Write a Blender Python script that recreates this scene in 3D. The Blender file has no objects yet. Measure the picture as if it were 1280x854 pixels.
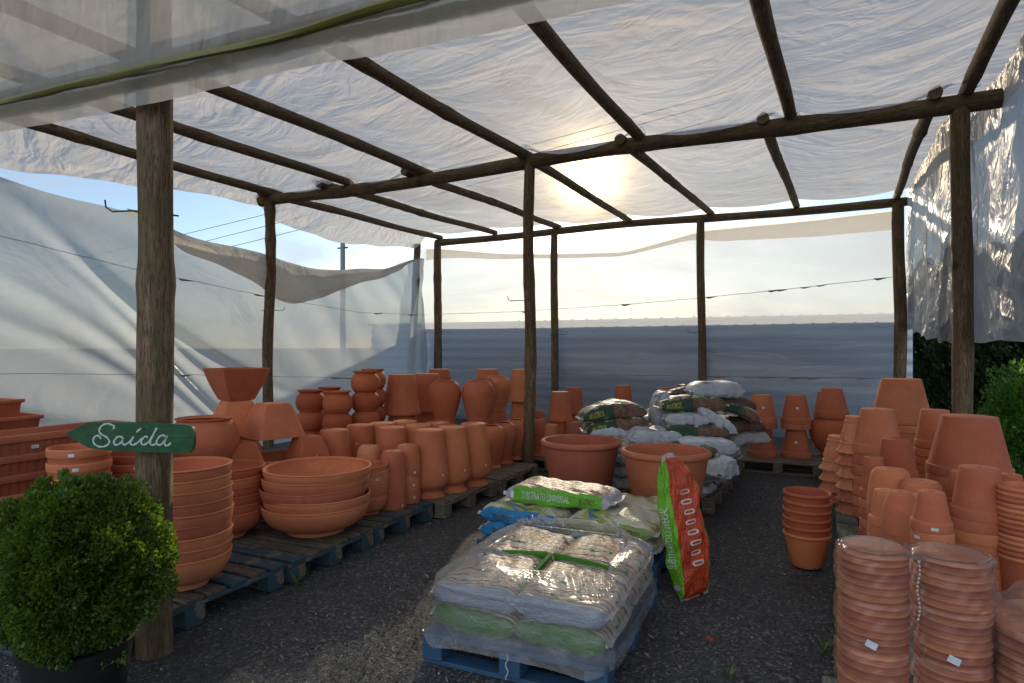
import bpy, math, random
import numpy as np
from mathutils import Vector, Matrix, Euler

rnd = random.Random(11)
PI = math.pi
SC = bpy.context.scene
COL = SC.collection
# ------------------------------------------------------------------ survey
FPX, CAMH, HY = 787.0, 1.45, 434.0
YAW = math.atan(381/787.0)
CA, SA = math.cos(YAW), math.sin(YAW)
def ray(px):
    a = (px-640)/FPX
    return (-SA+CA*a, CA+SA*a)
def at_t(px, t):
    d = ray(px); return (d[0]*t, d[1]*t)
def on_z(px, py, z):
    return at_t(px, (CAMH-z)*FPX/(py-HY))
def on_y(px, Y):
    d = ray(px); return (d[0]*Y/d[1], Y)
def z_at(py, t):
    return CAMH-(py-HY)/FPX*t

# ------------------------------------------------------------------ objects
def tag(o, label=None, cat=None, group=None, kind=None):
    if label: o['label'] = label
    if cat: o['category'] = cat
    if group: o['group'] = group
    if kind: o['kind'] = kind
    return o
def link(name, me, mat=None, parent=None, loc=None, rot=None):
    if mat is not None:
        me.materials.clear()
        for m in (mat if isinstance(mat, (list, tuple)) else [mat]): me.materials.append(m)
    o = bpy.data.objects.new(name, me); COL.objects.link(o)
    if parent: o.parent = parent
    if loc: o.location = loc
    if rot: o.rotation_euler = rot
    return o
def empty(name, loc=(0,0,0), rz=0):
    o = bpy.data.objects.new(name, None); COL.objects.link(o)
    o.location = loc; o.rotation_euler = (0,0,rz); o.empty_display_size = .1
    return o
def copy_tree(o, parent=None):
    c = o.copy(); COL.objects.link(c); c.parent = parent
    for ch in list(o.children): copy_tree(ch, c)
    return c

class MB:
    def __init__(s): s.v=[]; s.f=[]; s.m=[]; s.mi=0
    def add(s, vs, fs):
        n=len(s.v); s.v+= [tuple(v) for v in vs]; s.f += [tuple(i+n for i in f) for f in fs]; s.m += [s.mi]*len(fs)
    def box(s, c, d, M=None, bev=0.0):
        x,y,z = d[0]/2,d[1]/2,d[2]/2
        b=min(bev,x*.45,y*.45,z*.45)
        if b<=0:
            vs=[(sx*x,sy*y,sz*z) for sz in(-1,1) for sy in(-1,1) for sx in(-1,1)]
            fs=[(0,2,3,1),(4,5,7,6),(0,1,5,4),(2,6,7,3),(0,4,6,2),(1,3,7,5)]
        else:
            bm=__import__('bmesh').new(); bmesh=__import__('bmesh')
            bmesh.ops.create_cube(bm,size=1)
            for v in bm.verts: v.co=Vector((v.co.x*2*x,v.co.y*2*y,v.co.z*2*z))
            bmesh.ops.bevel(bm,geom=bm.edges[:],offset=b,segments=1,affect='EDGES')
            bm.verts.index_update()
            vs=[tuple(v.co) for v in bm.verts]; fs=[tuple(v.index for v in f.verts) for f in bm.faces]; bm.free()
        out=[]
        for v in vs:
            p=Vector(v)
            if M is not None: p=M@p
            out.append((p.x+c[0],p.y+c[1],p.z+c[2]))
        s.add(out,fs)
    def tube(s, pts, rad, seg=10, cap=True, wob=0.0, seed=0):
        pts=[Vector(p) for p in pts]; n=len(pts)
        if not isinstance(rad,(list,tuple)): rad=[rad]*n
        r0=random.Random(seed); ph=r0.random()*9
        ref=None; vs=[]
        for i,p in enumerate(pts):
            d=(pts[min(i+1,n-1)]-pts[max(i-1,0)]).normalized()
            if ref is None:
                ref=Vector((0,0,1)) if abs(d.z)<.9 else Vector((1,0,0))
            u=(ref-d*ref.dot(d)).normalized(); w=d.cross(u); ref=u
            for k in range(seg):
                a=2*PI*k/seg
                rr=rad[i]*(1+wob*(math.sin(2*a+ph+i*.25)+.6*math.sin(3*a-ph+i*.4)+.8*(r0.random()-.5)))
                q=p+u*math.cos(a)*rr+w*math.sin(a)*rr
                vs.append(tuple(q))
        fs=[]
        for i in range(n-1):
            for k in range(seg):
                k2=(k+1)%seg
                fs.append((i*seg+k,i*seg+k2,(i+1)*seg+k2,(i+1)*seg+k))
        if cap:
            fs.append(tuple(reversed(range(seg)))); fs.append(tuple((n-1)*seg+k for k in range(seg)))
        s.add(vs,fs)
    def mesh(s, name, sharp=45):
        me=bpy.data.meshes.new(name); me.from_pydata(s.v,[],s.f)
        me.polygons.foreach_set('material_index',s.m)
        me.shade_smooth()
        if sharp: me.set_sharp_from_angle(angle=math.radians(sharp))
        me.update(); return me
def grid_mesh(name, P, uv=True, close_u=False, sharp=None):
    """P: (nu,nv,3) array"""
    nu,nv=P.shape[:2]
    i=np.arange(nu-1 if not close_u else nu)[:,None]; j=np.arange(nv-1)[None,:]
    i2=(i+1)%nu
    a=i*nv+j; b=i2*nv+j; c=i2*nv+j+1; d=i*nv+j+1
    F=np.stack([a,b,c,d],-1).reshape(-1,4)
    me=bpy.data.meshes.new(name)
    me.vertices.add(nu*nv); me.vertices.foreach_set('co',P.reshape(-1).astype(np.float32))
    me.loops.add(F.size); me.loops.foreach_set('vertex_index',F.reshape(-1).astype(np.int32))
    me.polygons.add(len(F)); me.polygons.foreach_set('loop_start',np.arange(0,F.size,4,dtype=np.int32))
    me.update(calc_edges=True)
    me.shade_smooth()
    if sharp: me.set_sharp_from_angle(angle=math.radians(sharp))
    return me
def raw_mesh(name, V, F):
    me=bpy.data.meshes.new(name); k=F.shape[1]
    me.vertices.add(len(V)); me.vertices.foreach_set('co',V.reshape(-1).astype(np.float32))
    me.loops.add(F.size); me.loops.foreach_set('vertex_index',F.reshape(-1).astype(np.int32))
    me.polygons.add(len(F)); me.polygons.foreach_set('loop_start',np.arange(0,F.size,k,dtype=np.int32))
    me.update(calc_edges=True); return me
def waves(x, y, seed, f0, octv=3, ax=0.0, stretch=1.0):
    """smooth pseudo noise from warped sines; ax = direction of streaks"""
    r=np.random.RandomState(seed); out=0*x; amp=1.0; tot=0
    c,s=math.cos(ax),math.sin(ax)
    u=(x*c+y*s)/stretch; v=-x*s+y*c
    for o in range(octv):
        acc=0*x
        for k in range(4):
            th=r.uniform(0,2*PI); ph=r.uniform(0,6.28); ph2=r.uniform(0,6.28); g=f0*(2**o)*r.uniform(.7,1.3)
            w=.9*np.sin(g*.6*(u*math.sin(th)+v*math.cos(th))+ph2)
            acc=acc+np.sin(g*(u*math.cos(th)+v*math.sin(th))+ph+w)
        out=out+amp*acc/4; tot+=amp; amp*=.55
    return out/tot*1.6

# ------------------------------------------------------------------ materials
class NT:
    def __init__(s,name):
        s.m=bpy.data.materials.new(name); s.m.use_nodes=True; s.t=s.m.node_tree; s.t.nodes.clear()
        s.out=s.t.nodes.new('ShaderNodeOutputMaterial')
    def n(s,typ,**kw):
        nd=s.t.nodes.new('ShaderNode'+typ)
        for k,v in kw.items():
            if k.startswith('i_'):
                key=k[2:].replace('_',' '); nd.inputs[key].default_value=v
            else: setattr(nd,k,v)
        return nd
    def l(s,a,b): s.t.links.new(a,b)
    def coord(s,which='Object',scale=None,rot=None):
        tc=s.n('TexCoord'); o=tc.outputs[which]
        if scale is not None or rot is not None:
            mp=s.n('Mapping'); s.l(o,mp.inputs['Vector'])
            if scale is not None: mp.inputs['Scale'].default_value=scale
            if rot is not None: mp.inputs['Rotation'].default_value=rot
            o=mp.outputs['Vector']
        return o
    def noise(s,vec,scale,detail=4,rough=.55,dist=0):
        nd=s.n('TexNoise'); nd.inputs['Scale'].default_value=scale; nd.inputs['Detail'].default_value=detail
        nd.inputs['Roughness'].default_value=rough; nd.inputs['Distortion'].default_value=dist
        s.l(vec,nd.inputs['Vector']); return nd.outputs['Fac']
    def ramp(s,fac,stops,interp='LINEAR'):
        r=s.n('ValToRGB'); cr=r.color_ramp; cr.interpolation=interp
        while len(cr.elements)<len(stops): cr.elements.new(.5)
        for e,(p,c) in zip(cr.elements,stops):
            e.position=p; e.color=(c[0],c[1],c[2],1) if hasattr(c,'__len__') else (c,c,c,1)
        s.l(fac,r.inputs['Fac']); return r.outputs['Color']
    def mix(s,fac,a,b,mode='MIX'):
        m=s.n('Mix',data_type='RGBA',blend_type=mode)
        for sock,val in ((m.inputs[0],fac),(m.inputs[6],a),(m.inputs[7],b)):
            if isinstance(val,bpy.types.NodeSocket): s.l(val,sock)
            elif hasattr(val,'__len__'): sock.default_value=(*val[:3],1)
            else: sock.default_value=val
        return m.outputs[2]
    def math(s,op,a,b=None,c=None):
        m=s.n('Math',operation=op)
        for i,val in enumerate((a,b,c)):
            if val is None: continue
            if isinstance(val,bpy.types.NodeSocket): s.l(val,m.inputs[i])
            else: m.inputs[i].default_value=val
        return m.outputs[0]
    def bump(s,h,strength=.3,dist=.01,normal=None):
        b=s.n('Bump'); b.inputs['Strength'].default_value=strength; b.inputs['Distance'].default_value=dist
        s.l(h,b.inputs['Height'])
        if normal is not None: s.l(normal,b.inputs['Normal'])
        return b.outputs['Normal']
    def bsdf(s,color,rough=.6,normal=None,spec=None,**kw):
        p=s.n('BsdfPrincipled')
        if isinstance(color,bpy.types.NodeSocket): s.l(color,p.inputs['Base Color'])
        else: p.inputs['Base Color'].default_value=(*color,1)
        if isinstance(rough,bpy.types.NodeSocket): s.l(rough,p.inputs['Roughness'])
        else: p.inputs['Roughness'].default_value=rough
        if normal is not None: s.l(normal,p.inputs['Normal'])
        if spec is not None: p.inputs['Specular IOR Level'].default_value=spec
        for k,v in kw.items(): p.inputs[k.replace('_',' ')].default_value=v
        return p.outputs[0]
    def done(s,shader): s.l(shader,s.out.inputs['Surface']); return s.m

def sep(T,vec):
    x=T.n('SeparateXYZ'); T.l(vec,x.inputs[0]); return x.outputs

def mat_clay(name,base,dust=.32,bands=True,satin=.75):
    T=NT(name); co=T.coord('Object'); oi=T.n('ObjectInfo')
    tc=T.n('VectorMath',operation='ADD'); T.l(co,tc.inputs[0])
    sc_=T.n('VectorMath',operation='SCALE'); T.l(oi.outputs['Location'],sc_.inputs[0]); sc_.inputs['Scale'].default_value=3.1
    T.l(sc_.outputs[0],tc.inputs[1]); v=tc.outputs[0]
    n1=T.noise(v,4,5,.6); n2=T.noise(v,26,4,.6); n3=T.noise(v,160,2,.6)
    c=T.ramp(n1,[(.3,[x*.84 for x in base]),(.55,base),(.75,[min(1,base[0]*1.12),base[1]*1.2,base[2]*1.28])])
    pale=(min(1,base[0]*1.22),base[1]*1.6,base[2]*1.95)
    c=T.mix(T.math('MULTIPLY',T.ramp(n2,[(.5,0.),(.75,1.)]),dust),c,pale)
    # lime bloom in large patches
    n4=T.noise(v,1.7,3,.5); c=T.mix(T.math('MULTIPLY',T.ramp(n4,[(.52,0.),(.72,1.)]),dust*.8),c,pale)
    # worn pale edges, salt bloom and vertical water stains
    pt=T.n('NewGeometry').outputs['Pointiness']; c=T.mix(T.math('MULTIPLY',T.ramp(pt,[(.515,0.),(.56,1.)]),.38),c,pale)
    vs_=T.n('Mapping'); T.l(v,vs_.inputs['Vector']); vs_.inputs['Scale'].default_value=(9,9,.9)
    c=T.mix(T.math('MULTIPLY',T.ramp(T.noise(vs_.outputs[0],1.2,4,.6),[(.55,0.),(.8,1.)]),dust*.7),c,[x*.62 for x in base])
    c=T.mix(T.math('MULTIPLY',T.ramp(T.noise(v,7,6,.75),[(.60,0.),(.70,1.)]),dust*.55),c,(.62,.47,.38))
    # per pot tone
    hs=T.n('HueSaturation'); hs.inputs['Saturation'].default_value=1.0
    T.l(T.math('ADD',T.math('MULTIPLY',oi.outputs['Random'],.34),.80),hs.inputs['Value'])
    T.l(T.math('ADD',T.math('MULTIPLY',oi.outputs['Random'],.014),.493),hs.inputs['Hue'])
    T.l(c,hs.inputs['Color']); c=hs.outputs[0]
    sp=T.coord('Object',scale=(1,1,60)); zb=T.noise(sp,2.2,3,.5)
    h=T.math('ADD',T.math('MULTIPLY',zb,.8 if bands else .1),T.math('MULTIPLY',n3,.5))
    nm=T.bump(h,.22,.004)
    r=T.math('ADD',T.math('MULTIPLY',n2,.25),satin-.08)
    return T.done(T.bsdf(c,r,nm,spec=.28))
CLAY=mat_clay('terracotta',(.53,.160,.072))
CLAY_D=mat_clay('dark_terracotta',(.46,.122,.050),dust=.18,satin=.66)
CLAY_P=mat_clay('pale_terracotta',(.52,.170,.085),dust=.42)
CLAY_F=mat_clay('fluted_terracotta',(.42,.125,.062),dust=.2,bands=False)

def mat_wood(name,c1,c2,green=0.0,scale=1.0,axis='z'):
    T=NT(name); s3={'z':(9,9,1.1),'x':(1.1,9,9),'y':(9,1.1,9)}[axis]
    oi=T.n('ObjectInfo'); co=T.coord('Object')
    a=T.n('VectorMath',operation='ADD'); T.l(co,a.inputs[0]); 
    sv=T.n('VectorMath',operation='SCALE'); T.l(oi.outputs['Location'],sv.inputs[0]); sv.inputs['Scale'].default_value=1.7; T.l(sv.outputs[0],a.inputs[1])
    mp=T.n('Mapping'); T.l(a.outputs[0],mp.inputs['Vector']); mp.inputs['Scale'].default_value=[q*scale for q in s3]
    n=T.noise(mp.outputs[0],3.2,6,.65,.4); n2=T.noise(a.outputs[0],5,4,.6); n3=T.noise(mp.outputs[0],14,4,.7)
    c=T.ramp(n,[(.3,[x*.55 for x in c1]),(.5,c1),(.7,c2)])
    c=T.mix(T.math('MULTIPLY',T.ramp(n3,[(.42,1.),(.5,0.)]),.75),c,[x*.3 for x in c1])
    if green: c=T.mix(T.math('MULTIPLY',T.ramp(n2,[(.42,0.),(.6,1.)]),green),c,(.07,.085,.03))
    kn=T.n('TexVoronoi'); kn.inputs['Scale'].default_value=2.1; T.l(a.outputs[0],kn.inputs['Vector'])
    c=T.mix(T.ramp(kn.outputs['Distance'],[(.06,1.),(.13,0.)]),c,[x*.25 for x in c1])
    h=T.math('ADD',n,T.math('MULTIPLY',n3,.8))
    return T.done(T.bsdf(c,.82,T.bump(h,.7,.012),spec=.25))
WOODZ=mat_wood('weathered_pole_wood',(.19,.12,.072),(.31,.21,.14),.38,axis='z')
WOODY=mat_wood('weathered_rafter_wood',(.18,.125,.078),(.29,.21,.145),.30,axis='y')
WOODX=mat_wood('weathered_beam_wood',(.18,.12,.074),(.29,.205,.14),.35,axis='x')
PAL=mat_wood('grey_pallet_wood',(.20,.165,.125),(.33,.28,.22),.18,axis='x')
PALG=mat_wood('green_grey_pallet_wood',(.13,.15,.125),(.25,.27,.225),.25,axis='y')
def mat_paintwood(name,paint,wear):
    T=NT(name); v=T.coord('Object'); n=T.noise(v,6,5,.65); n2=T.noise(T.coord('Object',scale=(1,14,14)),3,4,.6)
    c=T.mix(T.ramp(n,[(wear,1.),(wear+.06,0.)]),paint,(.20,.16,.12))
    c=T.mix(T.math('MULTIPLY',n2,.45),c,(.03,.03,.03))
    return T.done(T.bsdf(c,.65,T.bump(n2,.4,.005)))
BLUE=mat_paintwood('blue_pallet_paint',(.020,.085,.17),.30)
BLUEW=mat_paintwood('worn_blue_pallet_paint',(.03,.075,.10),.42)

def mat_sheet(name,trans=.2,tint=(.86,.85,.83),wr=.5,scale=3.2,ang=0.0,stretch=(1,3,1),dirt=.25,gloss=.10,wdist=.03,coord='Object',diff=.28,grough=.22):
    T=NT(name); v=T.coord(coord,rot=(0,0,ang)); 
    mp=T.n('Mapping'); T.l(v,mp.inputs['Vector']); mp.inputs['Scale'].default_value=stretch
    w1=T.noise(mp.outputs[0],scale,3,.5,1.2); w2=T.noise(mp.outputs[0],scale*3.4,3,.55,.8)
    r1=T.math('ABSOLUTE',T.math('SUBTRACT',w1,.5)); r2=T.math('ABSOLUTE',T.math('SUBTRACT',w2,.5))
    h=T.math('ADD',T.math('MULTIPLY',r1,-2.0),T.math('MULTIPLY',r2,-.7))
    nm=T.bump(h,wr,wdist)
    d=T.noise(v,2.4,6,.7); d2=T.noise(v,11,5,.75)
    dm=T.math('MULTIPLY',T.math('ADD',T.ramp(d,[(.5,0.),(.8,.8)]),T.ramp(d2,[(.6,0.),(.78,.7)])),dirt)
    col=T.mix(dm,tint,(.45,.38,.29))
    tl=T.n('BsdfTranslucent'); T.l(col,tl.inputs[0]); T.l(nm,tl.inputs['Normal'])
    df=T.n('BsdfDiffuse'); T.l(col,df.inputs[0]); T.l(nm,df.inputs['Normal'])
    tr=T.n('BsdfTransparent'); T.l(T.mix(.6,(.97,.97,.97),col),tr.inputs[0])
    gl=T.n('BsdfGlossy'); gl.inputs['Roughness'].default_value=grough; T.l(nm,gl.inputs['Normal'])
    m1=T.n('MixShader'); m1.inputs[0].default_value=diff; T.l(tl.outputs[0],m1.inputs[1]); T.l(df.outputs[0],m1.inputs[2])
    m2=T.n('MixShader'); T.l(T.math('MULTIPLY',T.math('SUBTRACT',1.0,dm),trans),m2.inputs[0]); T.l(m1.outputs[0],m2.inputs[1]); T.l(tr.outputs[0],m2.inputs[2])
    m3=T.n('MixShader'); m3.inputs[0].default_value=gloss; T.l(m2.outputs[0],m3.inputs[1]); T.l(gl.outputs[0],m3.inputs[2])
    return T.done(m3.outputs[0])

def mat_film(name,clear=.62,white=.10,wr=.9,scale=7,stretch=(1,1,1),rough=.16,gloss=.45):
    T=NT(name); v=T.coord('Object',scale=stretch)
    w1=T.noise(v,scale,4,.6,1.6); w2=T.noise(v,scale*4,3,.6,.8)
    r1=T.math('ABSOLUTE',T.math('SUBTRACT',w1,.5)); 
    h=T.math('ADD',T.math('MULTIPLY',r1,-2.2),T.math('MULTIPLY',w2,.5))
    nm=T.bump(h,wr,.02)
    tl=T.n('BsdfTranslucent'); tl.inputs[0].default_value=(.9,.88,.86,1)
    df=T.n('BsdfDiffuse'); df.inputs[0].default_value=(.8,.8,.8,1); T.l(nm,df.inputs['Normal'])
    m0=T.n('MixShader'); m0.inputs[0].default_value=.5; T.l(tl.outputs[0],m0.inputs[1]); T.l(df.outputs[0],m0.inputs[2])
    tr=T.n('BsdfTransparent'); tr.inputs[0].default_value=(.97,.97,.98,1)
    gl=T.n('BsdfGlossy'); gl.inputs['Roughness'].default_value=rough; T.l(nm,gl.inputs['Normal'])
    fr=T.n('Fresnel'); fr.inputs['IOR'].default_value=1.5; T.l(nm,fr.inputs['Normal'])
    m1=T.n('MixShader'); T.l(T.ramp(r1,[(0.,white*1.7),(.08,white),(.3,white*.8)]),m1.inputs[0]); T.l(tr.outputs[0],m1.inputs[1]); T.l(m0.outputs[0],m1.inputs[2])
    m2=T.n('MixShader'); T.l(T.math('MULTIPLY',T.math('ADD',fr.outputs[0],.03),gloss*2),m2.inputs[0]); T.l(m1.outputs[0],m2.inputs[1]); T.l(gl.outputs[0],m2.inputs[2])
    return T.done(m2.outputs[0])
FILM=mat_film('stretch_film',white=.17,wr=.7,scale=2.2,stretch=(1,1,2.2),gloss=.20,rough=.24)
FILM2=mat_film('clear_shrink_film',white=.055,scale=4,stretch=(1,1,2.2),gloss=.24,wr=.2,rough=.16)

def mat_plain(name,c,rough=.5,metal=0,bumps=0):
    T=NT(name); nm=None
    v=T.coord('Object'); n=T.noise(v,18,4,.6)
    col=T.mix(T.math('MULTIPLY',n,.35),c,[x*.5 for x in c])
    if bumps: nm=T.bump(n,bumps,.01)
    return T.done(T.bsdf(col,rough,nm,Metallic=metal))
WIRE=mat_plain('dark_wire',(.05,.05,.05),.4,.8)
ROPE=mat_plain('tan_rope',(.30,.26,.20),.9)
BLACKP=mat_plain('black_nursery_pot_plastic',(.006,.006,.006),.6)
SOIL=mat_plain('potting_soil',(.03,.02,.015),.95,0,.8)
YELBAR=mat_plain('mossy_yellow_pipe',(.17,.16,.035),.55)
def mat_sticker():
    T=NT('price_sticker_paper'); v=T.coord('Object'); x=sep(T,v)
    st=T.math('GREATER_THAN',T.math('SINE',T.math('MULTIPLY',x[2],900)),.35)
    nz=T.math('GREATER_THAN',T.noise(T.coord('Object',scale=(160,160,30)),1.5,1,.5),.5)
    c=T.mix(T.math('MULTIPLY',T.math('MULTIPLY',st,nz),.6),(.68,.70,.72),(.12,.17,.25))
    return T.done(T.bsdf(c,.5))
STK=mat_sticker()

def mat_leaf(name,c1,c2,tl=.35,rough=.42):
    T=NT(name); g=T.n('NewGeometry'); v=T.coord('Object')
    rp=g.outputs['Random Per Island']
    c=T.mix(rp,c1,c2); n=T.noise(v,5,3,.6)
    c=T.mix(T.math('MULTIPLY',T.ramp(n,[(.4,0.),(.65,1.)]),.5),c,c2)
    p=T.bsdf(c,rough,spec=.5)
    t=T.n('BsdfTranslucent'); T.l(T.mix(.5,c,(min(1,c2[0]*2.2),min(1,c2[1]*2.0),c2[2]*.6)),t.inputs[0])
    m=T.n('MixShader'); m.inputs[0].default_value=tl; T.l(p,m.inputs[1]); T.l(t.outputs[0],m.inputs[2])
    return T.done(m.outputs[0])
BOX=mat_leaf('boxwood_leaves',(.024,.066,.014),(.105,.19,.022),.42)
CYP=mat_leaf('cypress_foliage',(.016,.042,.014),(.035,.07,.02),.2,.6)
SHRUB=mat_leaf('shrub_leaves',(.035,.12,.02),(.11,.24,.03),.4)
GRS=mat_leaf('grass_blades',(.06,.14,.02),(.12,.22,.04),.3)
BARK=mat_wood('stem_bark',(.07,.05,.03),(.12,.09,.06),.2)

# ------------------------------------------------------------------ world, sun
SUN_EL=math.radians(15.4)
sun_dir2=ray(735); sn=math.hypot(*sun_dir2)
SX,SY=sun_dir2[0]/sn,sun_dir2[1]/sn
SUNV=Vector((SX*math.cos(SUN_EL),SY*math.cos(SUN_EL),math.sin(SUN_EL)))
W=bpy.data.worlds.new('World'); SC.world=W; W.use_nodes=True
wt=W.node_tree; wt.nodes.clear()
class WN(NT):
    def __init__(s): s.t=wt
w=WN()
out=wt.nodes.new('ShaderNodeOutputWorld'); bg=wt.nodes.new('ShaderNodeBackground')
sky=wt.nodes.new('ShaderNodeTexSky'); sky.sky_type='NISHITA'; sky.sun_disc=False
sky.sun_elevation=SUN_EL; sky.sun_rotation=math.atan2(SX,SY); sky.air_density=1.0; sky.dust_density=.5; sky.ozone_density=1.2
tc=wt.nodes.new('ShaderNodeTexCoord')
mp=wt.nodes.new('ShaderNodeMapping'); mp.inputs['Scale'].default_value=(1.6,1.6,5.5); mp.inputs['Rotation'].default_value=(.1,.05,.4)
w.l(tc.outputs['Generated'],mp.inputs['Vector'])
cn=w.noise(mp.outputs[0],1.9,7,.6,.5)
cm=w.ramp(cn,[(.44,0.),(.66,1.)])
xyz=sep(w,tc.outputs['Generated'])
low=w.ramp(xyz[2],[(0.,1.),(.16,.55),(.5,.15)])
cm=w.math('MINIMUM',w.math('ADD',w.math('MULTIPLY',cm,.62),w.math('MULTIPLY',low,.25)),1.0)
opp=w.math('MAXIMUM',w.math('MULTIPLY',xyz[1],-1.0),0.0)
cb=wt.nodes.new('ShaderNodeVectorMath'); cb.operation='SCALE'; cb.inputs[0].default_value=(4.0,4.4,5.0); w.l(w.math('ADD',1.0,w.math('MULTIPLY',opp,1.4)),cb.inputs['Scale'])
cm=w.math('MINIMUM',w.math('ADD',cm,w.math('MULTIPLY',opp,.8)),1.0)
sk2=wt.nodes.new('ShaderNodeVectorMath'); sk2.operation='MULTIPLY'; w.l(sky.outputs[0],sk2.inputs[0]); sk2.inputs[1].default_value=(.80,.95,1.15)
csky=w.mix(cm,sk2.outputs[0],cb.outputs[0])
# haze glow round the sun
dt=wt.nodes.new('ShaderNodeVectorMath'); dt.operation='DOT_PRODUCT'; w.l(tc.outputs['Generated'],dt.inputs[0]); dt.inputs[1].default_value=SUNV
ct=w.math('MAXIMUM',dt.outputs['Value'],0.0)
g1=w.math('MULTIPLY',w.math('POWER',ct,1500.0),240.0)
g2=w.math('MULTIPLY',w.math('POWER',ct,220.0),14.0)
g3=w.math('MULTIPLY',w.math('POWER',ct,40.0),1.6)
gs=w.math('ADD',g1,w.math('ADD',g2,g3))
gc=wt.nodes.new('ShaderNodeVectorMath'); gc.operation='SCALE'; gc.inputs[0].default_value=(1.0,.70,.34); w.l(gs,gc.inputs['Scale'])
fin=w.mix(1.0,csky,gc.outputs[0],'ADD')
w.l(fin,bg.inputs['Color']); bg.inputs['Strength'].default_value=.11; w.l(bg.outputs[0],out.inputs['Surface'])
sl=bpy.data.lights.new('sun','SUN'); sl.energy=4.2; sl.angle=math.radians(1.2); sl.color=(1.0,.82,.58)
so=bpy.data.objects.new('sun',sl); COL.objects.link(so); so.rotation_euler=(-SUNV).to_track_quat('-Z','Y').to_euler(); so.location=(0,0,12)

# ------------------------------------------------------------------ camera
cam=bpy.data.cameras.new('camera'); co=bpy.data.objects.new('camera',cam); COL.objects.link(co)
co.location=(0,0,CAMH); co.rotation_euler=(PI/2,0,YAW); cam.sensor_width=36; cam.lens=FPX/1280*36; cam.shift_y=7/1280.0
cam.clip_start=.05; cam.clip_end=2000; SC.camera=co
SC.view_settings.view_transform='Standard'; SC.view_settings.look='None'; SC.view_settings.gamma=1; SC.view_settings.exposure=0.40
SC.view_settings.use_curve_mapping=False
cy=SC.cycles; cy.use_denoising=True; cy.max_bounces=10; cy.diffuse_bounces=5; cy.glossy_bounces=3; cy.transmission_bounces=6; cy.transparent_max_bounces=24
cy.sample_clamp_indirect=6; cy.caustics_reflective=False; cy.caustics_refractive=False
try: cy.denoiser='OPENIMAGEDENOISE'; cy.denoising_input_passes='RGB_ALBEDO_NORMAL'
except Exception: pass

# ------------------------------------------------------------------ ground
def mat_gravel():
    T=NT('dark_gravel'); v=T.coord('Object')
    vo=T.n('TexVoronoi'); vo.inputs['Scale'].default_value=72; T.l(v,vo.inputs['Vector'])
    vo2=T.n('TexVoronoi'); vo2.inputs['Scale'].default_value=210; T.l(v,vo2.inputs['Vector'])
    big=T.noise(v,.9,5,.6); mid=T.noise(v,7,4,.6)
    bw=T.n('RGBToBW'); T.l(vo.outputs['Color'],bw.inputs[0]); bw2=T.n('RGBToBW'); T.l(vo2.outputs['Color'],bw2.inputs[0])
    c=T.ramp(bw.outputs[0],[(.1,(.024,.026,.029)),(.5,(.060,.062,.066)),(.74,(.125,.126,.128)),(.88,(.32,.31,.30))])
    c=T.mix(.4,c,T.ramp(bw2.outputs[0],[(.2,(.02,.02,.022)),(.8,(.10,.10,.10)),(.93,(.34,.33,.31))]))
    c=T.mix(T.math('MULTIPLY',T.ramp(mid,[(.52,0.),(.75,1.)]),.18),c,(.06,.050,.038))
    c=T.mix(T.math('MULTIPLY',T.ramp(big,[(.4,0.),(.7,1.)]),.45),c,(.022,.022,.024))
    h=T.math('ADD',T.math('MULTIPLY',vo.outputs['Distance'],-1.),T.math('MULTIPLY',vo2.outputs['Distance'],-.4))
    nm=T.bump(h,1.0,.012); nm=T.bump(mid,.25,.03,nm)
    return T.done(T.bsdf(c,.72,nm,spec=.45))
def mat_soilout():
    T=NT('bare_earth'); v=T.coord('Object'); n=T.noise(v,.6,6,.6); n2=T.noise(v,9,5,.7)
    c=T.ramp(n,[(.35,(.10,.085,.06)),(.6,(.06,.09,.03))]); c=T.mix(T.math('MULTIPLY',n2,.5),c,(.05,.04,.03))
    return T.done(T.bsdf(c,.9,T.bump(n2,.6,.03)))
mb=MB(); mb.add([(-600,-600,-.03),(600,-600,-.03),(600,900,-.03),(-600,900,-.03)],[(0,1,2,3)])
tag(link('ground',mb.mesh('ground'),mat_soilout()),kind='structure')
nx,ny=260,260
gx=np.linspace(-9,3.2,nx); gy=np.linspace(-3,11.4,ny); X,Y=np.meshgrid(gx,gy,indexing='ij')
Z=.010*waves(X,Y,5,2.2,3)+.004*waves(X,Y,8,14,2); Z=np.maximum(Z,-.02); Z=Z-.004
GR=mat_gravel()
tag(link('gravel_floor',grid_mesh('gravel_floor',np.stack([X,Y,Z],-1)),GR),kind='structure')
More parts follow.
